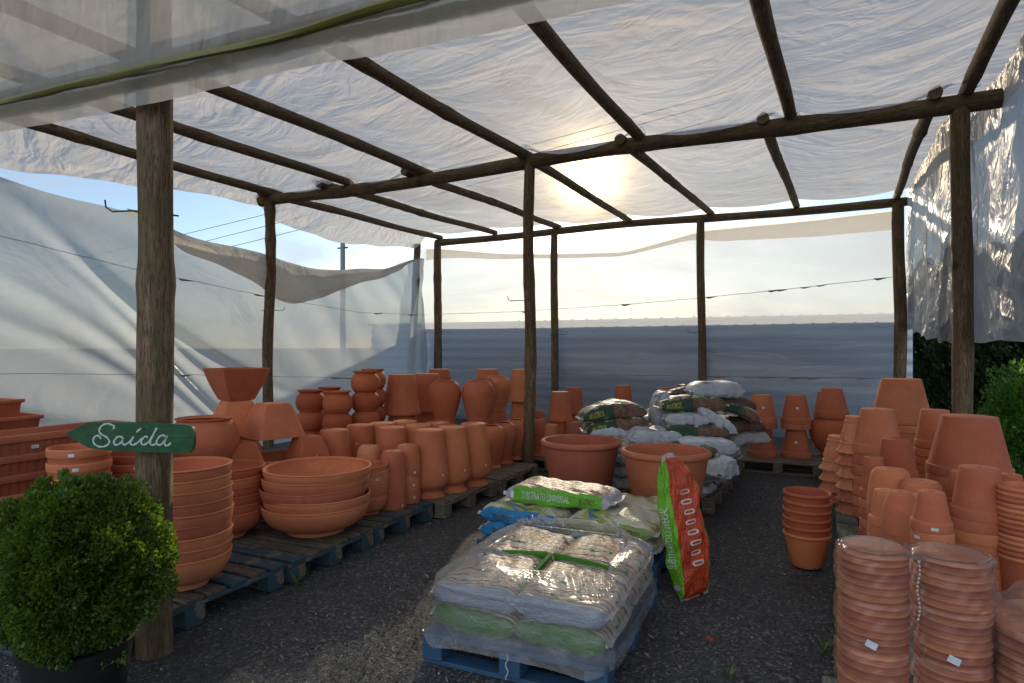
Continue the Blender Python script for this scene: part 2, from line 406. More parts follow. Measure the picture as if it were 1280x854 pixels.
def pebbles():
    r=np.random.RandomState(3); N=26000
    t=1.9+6.5*r.rand(N)**1.7; a=(r.rand(N)*1330-20-640)/FPX
    x=(-SA+CA*a)*t; y=(CA+SA*a)*t
    s=(.0022+.0048*r.rand(N)**2.2)*(1+.12*t)
    o=np.array([[1,0,0],[-.5,.87,0],[-.5,-.87,0],[.2,.1,1.0],[0,0,-.6]],float)
    V=np.empty((N,5,3)); th=r.rand(N)*6.28
    for k in range(5):
        px=o[k,0]*(.7+.6*r.rand(N)); py=o[k,1]*(.7+.6*r.rand(N))
        V[:,k,0]=x+s*(px*np.cos(th)-py*np.sin(th)); V[:,k,1]=y+s*(px*np.sin(th)+py*np.cos(th)); V[:,k,2]=s*(.25+o[k,2]*.75)
    f=np.array([[0,1,3],[1,2,3],[2,0,3],[1,0,4],[2,1,4],[0,2,4]])
    F=(np.arange(N)[:,None,None]*5+f[None]).reshape(-1,3)
    T=NT('loose_stones'); g=T.n('NewGeometry')
    c=T.ramp(g.outputs['Random Per Island'],[(0,(.025,.026,.03)),(.55,(.08,.08,.085)),(.85,(.17,.165,.16)),(.96,(.40,.38,.36))],'CONSTANT')
    tag(link('loose_gravel',raw_mesh('loose_gravel',V.reshape(-1,3),F),T.done(T.bsdf(c,.6))),label='loose dark grey gravel chips over the path',cat='gravel',kind='stuff')
pebbles()
def litter():
    r=np.random.RandomState(9); P=[];
    cents=[(at_t(505,3.3),.35,120),(at_t(455,2.75),.35,170),(at_t(390,3.1),.3,70),(at_t(560,3.9),.3,50),(at_t(830,2.9),.3,40),(at_t(880,3.2),.5,40),(at_t(500,4.2),.5,50),(at_t(970,2.9),.3,30),(at_t(640,3.2),.6,40),(at_t(950,4.5),.6,30)]
    for (cx,cy_),rr,n in cents:
        n=int(n*1.3); P+= [(cx+r.randn()*rr*.5,cy_+r.randn()*rr*.5) for _ in range(n)]
    V=[];F=[]
    for (x,y) in P:
        L=r.uniform(.005,.020); wd=L*r.uniform(.10,.35); th=r.rand()*6.28; tz=r.uniform(0,.012); c,s=math.cos(th),math.sin(th); z=.010
        n=len(V)
        for (u,v,h) in ((-L,0,0),(0,-wd,tz),(L,0,tz*1.6),(0,wd,tz*.4)): V.append((x+u*c-v*s,y+u*s+v*c,z+h))
        F.append((n,n+1,n+2,n+3))
    T=NT('dry_litter'); g=T.n('NewGeometry')
    c=T.ramp(g.outputs['Random Per Island'],[(0,(.10,.06,.03)),(.4,(.22,.155,.09)),(.75,(.32,.25,.16)),(.95,(.05,.11,.03))],'CONSTANT')
    tag(link('dry_leaf_litter',raw_mesh('dry_leaf_litter',np.array(V),np.array(F)),T.done(T.bsdf(c,.7))),label='scattered dry leaves and twigs on the dark gravel',cat='leaf litter',kind='stuff')
litter()

# ------------------------------------------------------------------ timber frame
def pole(name,label,a,b,r0,r1,mat,group,seed,n=26,bow=.02,knots=3,wob=.05,vert=False,cat='beam'):
    rr=random.Random(seed); a=Vector(a); b=Vector(b); d=b-a
    side=d.cross(Vector((0,0,1))) if not vert else Vector((1,0,0)); side.normalize(); up=d.normalized().cross(side)
    ks=[(rr.random(),rr.uniform(.06,.18)) for _ in range(knots)]; p1,p2=rr.random()*6,rr.random()*6
    pts=[];rad=[]
    for i in range(n):
        s=i/(n-1)
        off=side*bow*math.sin(s*5+p1)*math.sin(PI*s)+up*bow*math.sin(s*7+p2)*math.sin(PI*s)
        pts.append(d*s+off)
        k=1+sum(h*math.exp(-((s-q)/.018)**2) for q,h in ks)+.02*math.sin(s*23+p1)
        rad.append((r0+(r1-r0)*s)*k)
    mb=MB(); mb.tube(pts,rad,16,wob=wob*.35,seed=seed)
    o=link(name,mb.mesh(name,60),mat,loc=tuple(a)); tag(o,label,cat,group); return o
def hook(parent,z,dx,dy,flip=1):
    """bent wire round the pole, sticking out along (dx,dy)"""
    mb=MB(); L=.10
    pts=[(-dx*.02-dy*.085,-dy*.02-dx*.085,z-.01),(dx*.05-dy*.09,dy*.05-dx*.09,z),(dx*.10,dy*.10,z+.004),(dx*(.10+L),dy*(.10+L),z),(dx*(.13+L),dy*(.13+L),z+.02),(dx*(.135+L),dy*(.135+L),z+.055)]
    mb.tube(pts,.0042,6); return link('wire_hook',mb.mesh('wire_hook'),WIRE,parent)
H=3.58
ZR=H+.10
PG='rough timber posts of the shelter'; BG='horizontal beams of the shelter'; RG='roof rafters of the shelter'
Rv=(CA,SA)
P={}
fx,fy=at_t(193,2.99)
P['f']=pole('wooden_post','thick weathered post carrying the green arrow sign',(fx,fy,-.05),(fx+.0,fy,3.6),.083,.073,WOODZ,PG,1,n=60,bow=.008,knots=3,vert=True,cat='post')
P['ml']=pole('wooden_post','post at the left end of the middle beam, behind the square clay bowls',(-7.15,6.67,-.05),(-7.12,6.67,H),.075,.07,WOODZ,PG,2,vert=True,cat='post')
P['mc']=pole('wooden_post','slim centre post under the middle beam, left of the twin big planters',(-3.0,6.62,-.05),(-3.0,6.67,H),.068,.062,WOODZ,PG,3,n=40,vert=True,cat='post')
P['mr']=pole('wooden_post','dark post at the right end of the middle beam, beside the hanging plastic curtain',(1.13,6.62,-.05),(1.13,6.67,H),.082,.074,WOODZ,PG,4,n=40,vert=True,cat='post')
P['bl']=pole('wooden_post','back left corner post carrying the end of the back beam',(-6.93,10.85,-.05),(-6.93,10.85,H),.085,.075,WOODZ,PG,5,vert=True,cat='post')
P['bo']=pole('wooden_post','pale outer post just left of the back left corner post',(-7.55,10.75,-.05),(-7.42,10.85,H),.08,.07,WOODZ,PG,6,vert=True,cat='post')
P['b2']=pole('wooden_post','back post between the corner and the centre of the back wall',(-4.38,10.85,-.05),(-4.38,10.85,H),.07,.065,WOODZ,PG,7,vert=True,cat='post')
P['b3']=pole('wooden_post','back post standing behind the heap of soil bags',(-1.73,10.85,-.05),(-1.75,10.85,H),.07,.065,WOODZ,PG,8,vert=True,cat='post')
P['br']=pole('wooden_post','back right corner post wrapped beside the hedge',(1.10,10.85,-.05),(1.08,10.85,H),.085,.08,WOODZ,PG,9,vert=True,cat='post')
hook(P['f'],zz:=z_at(247,2.92),-Rv[0],-Rv[1]); hook(P['mc'],z_at(371,7.3),-Rv[0],-Rv[1]); hook(P['ml'],z_at(384,9.1),Rv[0],Rv[1]); hook(P['b3'],z_at(412,10.5),-Rv[0],-Rv[1]); hook(P['b2'],z_at(415,11.7),Rv[0],Rv[1])
pole('roof_beam','long middle cross beam spanning the shelter over the centre post',(-7.3,6.67,H),(1.42,6.67,H),.075,.082,WOODX,BG,21,n=60,bow=.04,knots=6)
pole('roof_beam','back cross beam along the top of the back wall',(-7.0,10.9,H),(1.2,10.9,H+.02),.065,.065,WOODX,BG,22,n=50,bow=.03,knots=4)
rx=[(-7.15,-7.15,-7.12,-6.93),(-6.05,-5.75,-6.02,-5.67),(-4.80,-4.55,-4.62,-4.33),(-3.45,-3.08,-3.0,-2.99),(-1.78,-1.75,-1.84,-1.59),(-.42,-.28,-.42,-.29),(1.03,1.12,.98,1.07)]
names=['far left','second from left','third from left','centre','third from right','second from right','far right']
for i,(a,m,m2,b) in enumerate(rx):
    w_='far left' if i==0 else names[i]
    pole('rafter',f'{w_} rafter of the front bay, running from middle beam towards the viewer',(a,1.6,ZR+.02),(m+.06,6.85,ZR+.0),.061,.056,WOODY,RG,40+i,n=40,bow=.016,knots=4,cat='rafter')
    pole('rafter',f'{w_} rafter of the back bay, between middle and back beams',(m2-.05,6.53,ZR-.015),(b,10.98,ZR+.01),.056,.05,WOODY,RG,60+i,n=36,bow=.014,knots=5,cat='rafter')

for o_ in [q for q in bpy.data.objects if q.get('category')=='rafter' and 'front bay' in q['label']]:
    mb=MB(); yy=6.67-o_.location.y; xx=None
    vs_=[v.co for v in o_.data.vertices if abs(v.co.y-yy)<.12]
    xx=sum(v.x for v in vs_)/len(vs_)
    for dx in (-.02,.015):
        mb.tube([(xx+dx+.012*math.sin(k),yy+.085*math.cos(k*PI/8),-.045+.155*math.sin(k*PI/8)) for k in range(17)],.0035,5,cap=False)
    mb.tube([(xx,yy-.085,-.02),(xx+.03,yy-.12,-.05),(xx+.08,yy-.15,-.03)],.003,5)
    link('wire_tie',mb.mesh('wire_tie'),WIRE,o_)
# ------------------------------------------------------------------ plastic sheets
SROOF=mat_sheet('roof_plastic',trans=.25,tint=(.53,.49,.44),wr=.65,scale=.85,stretch=(.7,1.3,1),dirt=.6,wdist=.15,gloss=.05,diff=.22,ang=.25)
SWALL=mat_sheet('wall_plastic',trans=.20,tint=(.46,.51,.56),wr=.35,scale=.9,stretch=(1,1,1.6),dirt=.20,gloss=.06,wdist=.04)
SBACK=mat_sheet('back_wall_plastic',trans=.32,wr=.2,scale=1.4,stretch=(.5,1,2.4),dirt=.10,gloss=.05,tint=(.53,.575,.63))
SFLAP=mat_sheet('doubled_plastic',trans=.12,tint=(.44,.41,.37),wr=.7,scale=2.2,stretch=(1,1,1),dirt=.45,gloss=.05)
SVAL=mat_sheet('valance_plastic',trans=.34,tint=(.55,.51,.42),wr=.7,scale=1.6,stretch=(1,1,.5),dirt=.22,gloss=.08,diff=.3)
SCUR=mat_sheet('curtain_plastic',trans=.24,tint=(.34,.34,.35),wr=.8,scale=1.3,stretch=(1,1,.7),dirt=.3,gloss=.13,wdist=.10,diff=.4,grough=.34)
def rafx(Y,i):
    a,m,m2,b=rx[i]
    return np.where(Y<6.67,a+(m-a)*(Y-1.6)/5.1,m2+(b-m2)*(Y-6.67)/4.2)
def roof():
    xs=np.linspace(-7.15,1.62,300); ys=np.linspace(1.70,10.80,330); X,Y=np.meshgrid(xs,ys,indexing='ij')
    sag=np.zeros_like(X)
    R_=[rafx(Y,i) for i in range(7)]
    for i in range(6):
        s=np.clip((X-R_[i])/(R_[i+1]-R_[i]),0,1); sag=np.maximum(sag,4*s*(1-s))
    Z=ZR+.075+.01-.11*sag
    k1=.5+.5*waves(X,Y,91,1.1,2); k1=np.clip(k1,0,1)
    Z+=sag*(.030*waves(X,Y,2,2.6,3,.3,1.8)+.020*k1*np.abs(waves(X,Y,4,5,2,.35,3.2))+.016*(1-k1)*np.abs(waves(X,Y,14,6,2,-.5,2.6)))
    Z+=.05*sag*np.sin((Y-1.6)*.9)
    P1=np.stack([X,Y,Z],-1)
    # droop over the left eave
    k=26; e=np.linspace(0,1,k); yy=ys
    wd=np.interp(yy,[1.7,4,6.7,7.3,9,10.8],[.95,.85,.18,.62,.75,.28])
    dr=np.interp(yy,[1.7,4,6.7,7.3,9,10.8],[.36,.33,.22,.30,.40,.30])
    E,YY=np.meshgrid(e[:-1][::-1]*0+(1-np.arange(k-1)/(k-1)),yy,indexing='ij')
    Xd=-7.15-E*wd[None]; Zd=ZR+.085-(E**.8)*dr[None]-.02*waves(E*3,YY,5,4,2)*E*2
    Xd=Xd+.02*waves(E*2,YY,6,7,2)*E
    P0=np.stack([Xd,YY,Zd],-1)
    P_=np.concatenate([P0,P1],0)
    return grid_mesh('roof_sheet',P_)
tag(link('plastic_roof_sheet',roof(),SROOF),'wrinkled translucent white plastic roof stretched over the rafters','plastic sheet')

def si(x,xp,fp,k=21):
    y=np.interp(x,xp,fp); n=k//2; yp=np.concatenate([np.full(n,y[0]),y,np.full(n,y[-1])]); w_=np.hanning(k+2)[1:-1]; return np.convolve(yp,w_/w_.sum(),'valid')
def wall_left():
    ys=np.linspace(-.8,10.95,330); vs=np.linspace(0,1,130); Yg,Vg=np.meshgrid(ys,vs,indexing='ij')
    top=si(ys,[-.8,3.42,4.13,4.82,5.29,6.95,8.37,9.4,10.6,10.95],[3.3,3.20,3.06,3.0,2.89,2.71,2.72,2.90,3.20,3.28])+.03*np.sin(ys*3.1)
    Zg=Vg*top[:,None]
    X=-7.30+0*Yg; d=Yg*.62+Zg
    fold=.04*np.sin(d*3.1+1.2*np.sin(Yg*.7)+.6*np.sin(Zg*2))**3
    q=np.random.RandomState(4)
    for dk in (2.9,3.55,4.15,4.75,5.2,5.9,6.5,7.0,7.7,8.3):
        sl=q.uniform(.45,.8); dd=Yg*sl+Zg+.22*np.sin(Yg*1.1+dk); c0=dk*sl/.62*.62+q.uniform(-.1,.1)
        win=np.exp(-((Zg-q.uniform(.7,1.7))/q.uniform(.6,1.2))**2)
        fold=fold+q.uniform(.05,.10)*win*np.exp(-((dd-c0)/q.uniform(.08,.13))**2)
    X=X+fold+.05*waves(Yg,Zg,12,1.2,2)+.010*waves(Yg,Zg,14,7,2,-.5,3)
    X=X-.10*np.clip((Zg-1.3),0,2)*np.sin(Yg*.8)*.4
    return grid_mesh('wl',np.stack([X,Yg,Zg],-1))
wl=tag(link('plastic_side_wall',wall_left(),SWALL),'long slack plastic wall with diagonal folds down the left side','plastic sheet')
def flap_left():
    ys=np.linspace(4.6,10.7,220); vs=np.linspace(0,1,30); Yg,Vg=np.meshgrid(ys,vs,indexing='ij')
    top=si(ys,[-.8,3.42,4.13,4.82,5.29,6.95,8.37,9.4,10.6,10.95],[3.3,3.20,3.06,3.0,2.89,2.71,2.72,2.90,3.20,3.28])+.03*np.sin(ys*3.1)+.012
    dp=si(ys,[4.6,5.3,6.0,6.7,7.05,7.9,8.5,9.4,10.7],[.04,.20,.30,.54,.64,.43,.29,.17,.02])
    Zg=top[:,None]-Vg*dp[:,None]
    X=-7.30-.10*np.clip((top[:,None]-1.3),0,2)*np.sin(Yg*.8)*.4+.05*waves(Yg,Zg,12,1.2,2)+.10+.03*np.sin(Yg*9)*Vg+.02*waves(Yg,Zg,3,6,2)+.05*np.sin(Vg*PI)
    return grid_mesh('fl',np.stack([X,Yg,Zg],-1))
link('folded_edge',flap_left(),SFLAP,wl)
def wall_back():
    xs=np.linspace(-7.45,1.16,330); vs=np.linspace(0,1,110); Xg,Vg=np.meshgrid(xs,vs,indexing='ij')
    top=si(xs,[-7.45,-6.9,-5.6,-4.4,-3.1,-1.75,0,1.16],[3.5,3.46,3.28,3.20,3.16,3.42,3.44,3.50])
    Zg=Vg*top[:,None]
    Y=11.02+.03*waves(Xg,Zg,31,1.4,2)+.018*np.sin(Zg*7+1.5*np.sin(Xg*.5))*.6+.006*waves(Xg,Zg,33,9,2,0,5)
    return grid_mesh('wb',np.stack([Xg,Y,Zg],-1))
wbk=tag(link('plastic_back_wall',wall_back(),SBACK),'taut see-through plastic back wall with the grey shed showing behind','plastic sheet')
def band_back():
    xs=np.linspace(-7.3,1.12,260); vs=np.linspace(0,1,16); Xg,Vg=np.meshgrid(xs,vs,indexing='ij')
    top=si(xs,[-7.45,-6.9,-5.6,-4.4,-3.1,-1.75,0,1.16],[3.5,3.46,3.28,3.20,3.16,3.42,3.44,3.50])+.01
    dp=si(xs,[-7.3,-6.5,-5,-3.1,-1.9,-1.5,1.1],[.25,.16,.10,.10,.12,.22,.30])
    Zg=top[:,None]-Vg*dp[:,None]
    Y=10.975+.02*waves(Xg,Zg,35,3,2)+.01*np.sin(Vg*PI)
    return grid_mesh('bb',np.stack([Xg,Y,Zg],-1))
link('folded_edge',band_back(),mat_sheet('doubled_back_plastic',trans=.12,tint=(.80,.74,.66),wr=.3,dirt=.2,gloss=.05),wbk)
def valance():
    xs=np.linspace(-7.6,1.3,420); vs=np.linspace(0,1,90); Xg,Vg=np.meshgrid(xs,vs,indexing='ij')
    bot=np.interp(xs,[-7.6,-4,-2.5,-1,1.3],[2.66,2.60,2.535,2.49,2.47])+.012*np.sin(xs*2.3)
    Zg=bot[:,None]+Vg*(3.86-bot[:,None])
    zb=bot[:,None]+.125
    Y=1.83+.015*waves(Xg,Zg,41,3,2)-.03*np.exp(-((Zg-zb)/.04)**2)+.008*waves(Xg,Zg,43,13,2,1.57,3)+.02*np.abs(np.sin(Xg*1.3+Zg*.6))**8
    return grid_mesh('val',np.stack([Xg,Y,Zg],-1))
va=tag(link('plastic_valance',valance(),SVAL),'cream plastic valance across the top front with a bar rolled in its hem','plastic sheet')
pts=[(x,1.822-.012+.006*math.sin(x*6),float(np.interp(x,[-7.6,-4,-2.5,-1,1.3],[2.66,2.60,2.535,2.49,2.47]))+.135+.008*math.sin(x*4)) for x in np.linspace(-7.5,1.25,90)]
mb=MB(); mb.tube([(a_,b_-.02,c_) for a_,b_,c_ in pts],.017,8,wob=.1,seed=4); link('hem_bar',mb.mesh('hem_bar'),YELBAR,va)
pole('roof_beam','front cross pole seen through the plastic valance',(-7.5,1.97,2.91),(1.3,1.97,2.725),.05,.05,WOODX,BG,23,n=50,bow=.02,knots=4)
# doubled strip above and below the bar
for nm_,z0,z1,yo in (('hem_fold',-.02,.055,1.800),):
    xs=np.linspace(-7.5,1.25,200); vs=np.linspace(0,1,8); Xg,Vg=np.meshgrid(xs,vs,indexing='ij')
    zc=np.interp(xs,[-7.6,-4,-2.5,-1,1.3],[2.66,2.60,2.535,2.49,2.47])[:,None]+.135
    Zg=zc-.062+Vg*.118+.010*np.sin(Xg*5)*(Vg-.5)
    Y=1.862+.015*waves(Xg,Zg,47,6,2)
    link('hem_fold',grid_mesh('hf',np.stack([Xg,Y,Zg],-1)),mat_sheet('hem_plastic',trans=.04,tint=(.20,.23,.22),wr=.8,scale=5,dirt=.4,gloss=.12),va)
def curtain(y0,y1,x0,seed,botf,name,label,amp=1.0):
    ys=np.linspace(y0,y1,300); vs=np.linspace(0,1,150); Yg,Vg=np.meshgrid(ys,vs,indexing='ij')
    bot=botf(ys); Zg=bot[:,None]+Vg*(3.80-bot[:,None])
    dr=Yg+.10*np.sin(Zg*2.3+Yg)+.05*np.sin(Zg*5)
    f=np.sin(dr*6.0+seed)+.6*np.sin(dr*13+2*seed+.5*np.sin(Zg*1.7))+.3*np.sin(dr*29+seed)
    amp_z=(.35+.65*(1-Vg)**.7)
    gate=np.clip(.5+waves(Yg,Zg,seed+9,1.3,2),0.1,1)
    X=x0+.022*amp*f*amp_z*gate+.050*amp*np.abs(waves(Yg,Zg,seed+1,3.4,2,.9,1.5))*(1.1-gate*.6)+.020*amp*waves(Yg,Zg,seed+5,7,2,-.6,1.8)
    edge=np.clip((y1-Yg)/.5,0,1); X=x0+(X-x0)*edge
    return tag(link(name,grid_mesh(name,np.stack([X,Yg,Zg],-1)),SCUR),label,'plastic sheet')
curtain(7.5,11.05,1.20,51,lambda y:np.interp(y,[7,8,9.6,11],[1.45,1.50,1.60,1.72])+.02*np.sin(y*9),'plastic_curtain','crumpled shiny plastic curtain hanging behind the dark right post',1.1)
curtain(2.2,8.4,1.38,61,lambda y:1.50+.012*np.sin(y*5),'plastic_curtain','glossy bunched plastic curtain hanging at the right edge of the shelter',1.25)
# ropes
def rope(label,pts,r=.006,knots=0,seed=0):
    rr=random.Random(seed); P_=[]
    for i in range(len(pts)-1):
        a,b=Vector(pts[i]),Vector(pts[i+1]); n=12
        for k in range(n): P_.append(a.lerp(b,k/n)+Vector((0,0,rr.uniform(-.004,.004))))
    P_.append(Vector(pts[-1])); mb=MB(); mb.tube(P_,r,6)
    for k in range(knots):
        i=rr.randrange(2,len(P_)-2); mb.tube([P_[i]-Vector((.05,0,0)) ,P_[i]+Vector((0,0,-.01)),P_[i+1]],[r*1.5,r*3.2,r*1.3],6,wob=.4,seed=k)
    return tag(link('rope',mb.mesh('rope'),ROPE),label,'rope','ropes strung along the plastic walls')
rope('sagging upper rope across the back wall',[(-6.9,10.93,2.12),(-5.2,10.93,2.13),(-3.2,10.93,2.2),(-1.75,10.93,2.28),(-.3,10.93,2.38),(1.05,10.93,2.50)],.004,9,1)
rope('lower rope across the back wall behind the pots',[(-6.9,10.93,.93),(-4.4,10.93,.96),(-1.75,10.93,.96),(1.05,10.93,.99)],.004,14,2)
rope('upper rope sagging along the left plastic wall',[(-7.12,2.2,2.68),(-7.12,4.6,2.36),(-7.12,6.6,2.18),(-7.12,8.6,2.05),(-7.15,10.75,2.1)],.003,5,3)
rope('lower rope along the left plastic wall',[(-7.10,2.2,1.24),(-7.10,5,1.12),(-7.10,6.6,1.03),(-7.12,10.75,.80)],.003,8,4)

# ------------------------------------------------------------------ shed, pole, wires outside
def shed():
    T=NT('grey_corrugated_metal'); v=T.coord('Object'); n=T.noise(v,1.1,5,.6); x=sep(T,v)
    c=T.mix(T.ramp(n,[(.3,0.),(.8,1.)]),(.72,.80,.88),(.60,.68,.78))
    m_=T.done(T.bsdf(c,.55))
    root=empty('shed',(-6.5,11.62,0))
    zs=np.linspace(0,1.93,120); xs=np.linspace(-2.7,7.85,60); X,Z=np.meshgrid(xs,zs,indexing='ij')
    ph=(Z%.19)/.19; Y=-.028*np.where(ph<.2,0,1)*np.sin(np.clip((ph-.2)/.8,0,1)*PI)
    link('wall',grid_mesh('w',np.stack([X,Y,Z],-1),sharp=40),m_,root)
    mb=MB(); mb.box((2.58,1.7,1.955),(10.7,3.5,.05)); link('roof',mb.mesh('roof'),m_,root)
    mb=MB(); mb.box((7.84,1.7,.95),(.04,3.3,1.9)); mb.box((-2.69,1.7,.95),(.04,3.3,1.9)); mb.box((2.58,3.38,.95),(10.4,.04,1.9)); link('wall',mb.mesh('wall'),m_,root)
    mb=MB()
    for k in range(24): mb.tube([(7.7-k*.29,.0,1.97),(7.7-k*.29,.0,1.99),(7.7-k*.29,.0,2.005)],[.035,.03,.015],8)
    link('roof_ridge_bolt_row',mb.mesh('r'),m_,root).name='roof_ribs'
    tag(root,'low grey corrugated shed seen through the back plastic wall','shed')
shed()
ux,uy=at_t(428.5,46)
mb=MB(); mb.tube([(0,0,0),(0,0,9.05)],[.22,.17],10)
up_=link('utility_pole',mb.mesh('utility_pole'),mat_plain('grey_concrete',(.25,.27,.27),.8),loc=(ux,uy,0)); tag(up_,'grey utility pole standing beyond the left plastic wall','utility pole')
mb=MB(); mb.box((0,0,8.7),(.9,.1,.1)); link('crossarm',mb.mesh('crossarm'),WIRE,up_)
for k,(pa,pb) in enumerate([((214,290),(428,236)),((216,305),(428,250)),((220,318),(428,266))]):
    a=at_t(pa[0]-300,60); b=at_t(pb[0]+400,46); a0=at_t(pa[0],55)
    za=z_at(pa[1],55); zb_=z_at(pb[1],46)
    q0=Vector((*a0,za)); q1=Vector((*at_t(pb[0],46),zb_)); d=q1-q0
    mb=MB(); mb.tube([q0-d*1.6+d*s+Vector((0,0,-.5*math.sin(PI*min(1,s/4)))) for s in np.linspace(0,4,20)],.022,5)
    tag(link('overhead_wire',mb.mesh('wire'),WIRE),['topmost','middle','lowest'][k]+' of three thin wires crossing the sky at left','wire','overhead wires in the sky')

# ------------------------------------------------------------------ foliage
def leaves(N,center,fn,size,seed,wratio=.5,updir=.3):
    """fn(r,N)->positions(N,3), outward normals(N,3)"""
    r=np.random.RandomState(seed); P_,Nn=fn(r,N)
    D=r.randn(N,3)*.6+Nn+np.array([0,0,updir]); D/=np.linalg.norm(D,axis=1)[:,None]
    A=np.cross(D,r.randn(N,3)); A/=np.linalg.norm(A,axis=1)[:,None]; U=np.cross(A,D)
    s=(size*(.6+.8*r.rand(N)))[:,None]
    V=np.empty((N,4,3)); V[:,0]=P_; V[:,1]=P_+D*s*.55+A*s*wratio*.5+U*s*.06; V[:,2]=P_+D*s; V[:,3]=P_+D*s*.55-A*s*wratio*.5+U*s*.06
    F=np.arange(N*4).reshape(N,4)
    return raw_mesh('leaves',V.reshape(-1,3),F)
def clumped(cx,cy_,cz,rx_,ry_,rz_,seed,bumpy=.10,depth=.28):
    def fn(r,N):
        d=r.randn(N,3); d/=np.linalg.norm(d,axis=1)[:,None]
        q=np.random.RandomState(seed); C=q.randn(240,3); C/=np.linalg.norm(C,axis=1)[:,None]; hC=q.rand(240)
        idx=np.argmax(d@C.T,axis=1); dot=np.max(d@C.T,axis=1)
        k=1-bumpy+bumpy*1.3*hC[idx]*np.clip((dot-.96)/.04,0,1)+.05*np.sin(d[:,0]*5+seed)+.04*np.sin(d[:,2]*6+d[:,1]*4)
        rad=k*(1-depth*r.rand(N)**2.0)
        P_=d*rad[:,None]*np.array([rx_,ry_,rz_])+np.array([cx,cy_,cz])
        return P_,d
    return fn
# boxwood ball in black pot
bx,by=at_t(97,2.46)
root=empty('boxwood_shrub',(bx,by,0)); tag(root,'clipped boxwood ball in a black nursery pot at the front left','potted shrub')
def boxfn(r,N):
    P_,d=clumped(0,0,.60,.325,.325,.365,5,.22,.45)(r,N)
    # squarer, flatter below
    P_[:,2]=np.where(P_[:,2]<.62,.62+(P_[:,2]-.62)*1.05,P_[:,2]); return P_,d
link('foliage',leaves(120000,None,boxfn,.0165,3,.55),BOX,root)
mb=MB()
for k in range(14):
    a=k*2.4; e=rnd.uniform(.15,.3); mb.tube([(0.02*math.cos(a),.02*math.sin(a),.25),(.5*e*math.cos(a),.5*e*math.sin(a),.45),(e*math.cos(a),e*math.sin(a),.62+rnd.uniform(-.15,.2))],[.010,.007,.003],6)
link('stem',mb.mesh('stem'),BARK,root)
def lathe(profile,seg=48,shape=None,invert=False,h=None,closed=True,sharp=40,disp=None):
    n=len(profile); vs=[]; fs=[]
    if h is None: h=max(p[1] for p in profile)
    for (r_,z_) in profile:
        for k in range(seg):
            a=2*PI*k/seg; q=r_*(shape(a) if shape else 1)
            if disp: q+=disp(a,z_,r_)
            vs.append((q*math.cos(a),q*math.sin(a),(h-z_) if invert else z_))
    m=n if closed else n-1
    for i in range(m):
        j=(i+1)%n
        for k in range(seg):
            k2=(k+1)%seg; f=(i*seg+k,i*seg+k2,j*seg+k2,j*seg+k)
            fs.append(f if not invert else f[::-1])
    mb=MB(); mb.add(vs,fs); return mb.mesh('lathe',sharp)
pm=lathe([(.02,0),(.145,0),(.15,.01),(.188,.285),(.198,.29),(.2,.305),(.19,.31),(.183,.30),(.175,.27),(.02,.26)],40)
link('nursery_pot',pm,BLACKP,root); 
mb=MB(); mb.tube([(0,0,.268),(0,0,.276)],[.172,.165],24); link('soil',mb.mesh('soil'),SOIL,root)
# cypress hedge trees
def cypress(x,y,h,r_,seed,label):
    root=empty('cypress_tree',(x,y,0)); tag(root,label,'tree','dark cypresses beyond the right side')
    def fn(r,N):
        z=r.rand(N)**.8; a=r.rand(N)*6.283
        prof=np.clip((1-z)**.6*1.25,0,1)*np.clip(z*9+.6,0,1)
        lump=1+.16*np.sin(a*5+z*22+seed)+.12*np.sin(a*9-z*37)+.08*np.sin(a*15+z*70)
        rad=r_*prof*lump*(1-.35*r.rand(N)**2)
        P_=np.stack([rad*np.cos(a),rad*np.sin(a),.1+z*h],-1); d=np.stack([np.cos(a),np.sin(a),0*a+.7],-1)
        return P_,d
    link('crown',leaves(24000,None,fn,.085,seed,.45,.8),CYP,root)
    mb=MB(); mb.tube([(0,0,-.05),(0,0,h*.85)],[.10,.02],8); link('trunk',mb.mesh('trunk'),BARK,root)
for i,(px,t,h,r_,lb) in enumerate([(1158,12.2,3.0,.55,'first dark cypress right of the back corner post'),(1200,11.6,3.3,.62,'dark cypress behind the thick right post'),(1243,11.0,3.1,.62,'dark cypress right of the thick right post'),(1292,10.6,3.3,.7,'dark cypress at the right edge behind the bright shrub'),(1345,10.0,3.2,.8,'dark cypress past the right edge behind the curtain')]):
    x,y=at_t(px,t); cypress(x,y,h,r_,80+i,lb)
x,y=at_t(1285,6.9)
root=empty('leafy_shrub',(x,y,0)); tag(root,'bright green leafy shrub outside at the right edge','shrub')
link('foliage',leaves(16000,None,clumped(0,0,.62,.46,.46,.68,17,.42,.75),.042,4,.5,.6),SHRUB,root)
mb=MB()
for k in range(9):
    a=k*2.1; mb.tube([(0,0,0),(.12*math.cos(a),.12*math.sin(a),.5),(.28*math.cos(a),.28*math.sin(a),1.05)],[.014,.01,.004],6)
link('stem',mb.mesh('stem'),BARK,root)
def tuft(x,y,label,n=14,h=.07,seed=0,mat=GRS):
    r=random.Random(seed); V=[];F=[]
    for k in range(n):
        a=r.random()*6.28; L=h*r.uniform(.6,1.3); wd=.003+.003*r.random(); lx,ly=math.cos(a),math.sin(a); q=len(V)
        V+=[(-ly*wd,lx*wd,0),(ly*wd,-lx*wd,0),(lx*L*.3-ly*wd*.8,ly*L*.3+lx*wd*.8,L*.7),(lx*L*.3+ly*wd*.8,ly*L*.3-lx*wd*.8,L*.7),(lx*L*.8,ly*L*.8,L*.95)]
        F+=[(q,q+1,q+3,q+2),(q+2,q+3,q+4)]
    mb=MB(); mb.add(V,F); tag(link('grass_tuft',mb.mesh('tuft',None),mat,loc=(x,y,0)),label,'grass tuft','small weeds growing in the gravel')
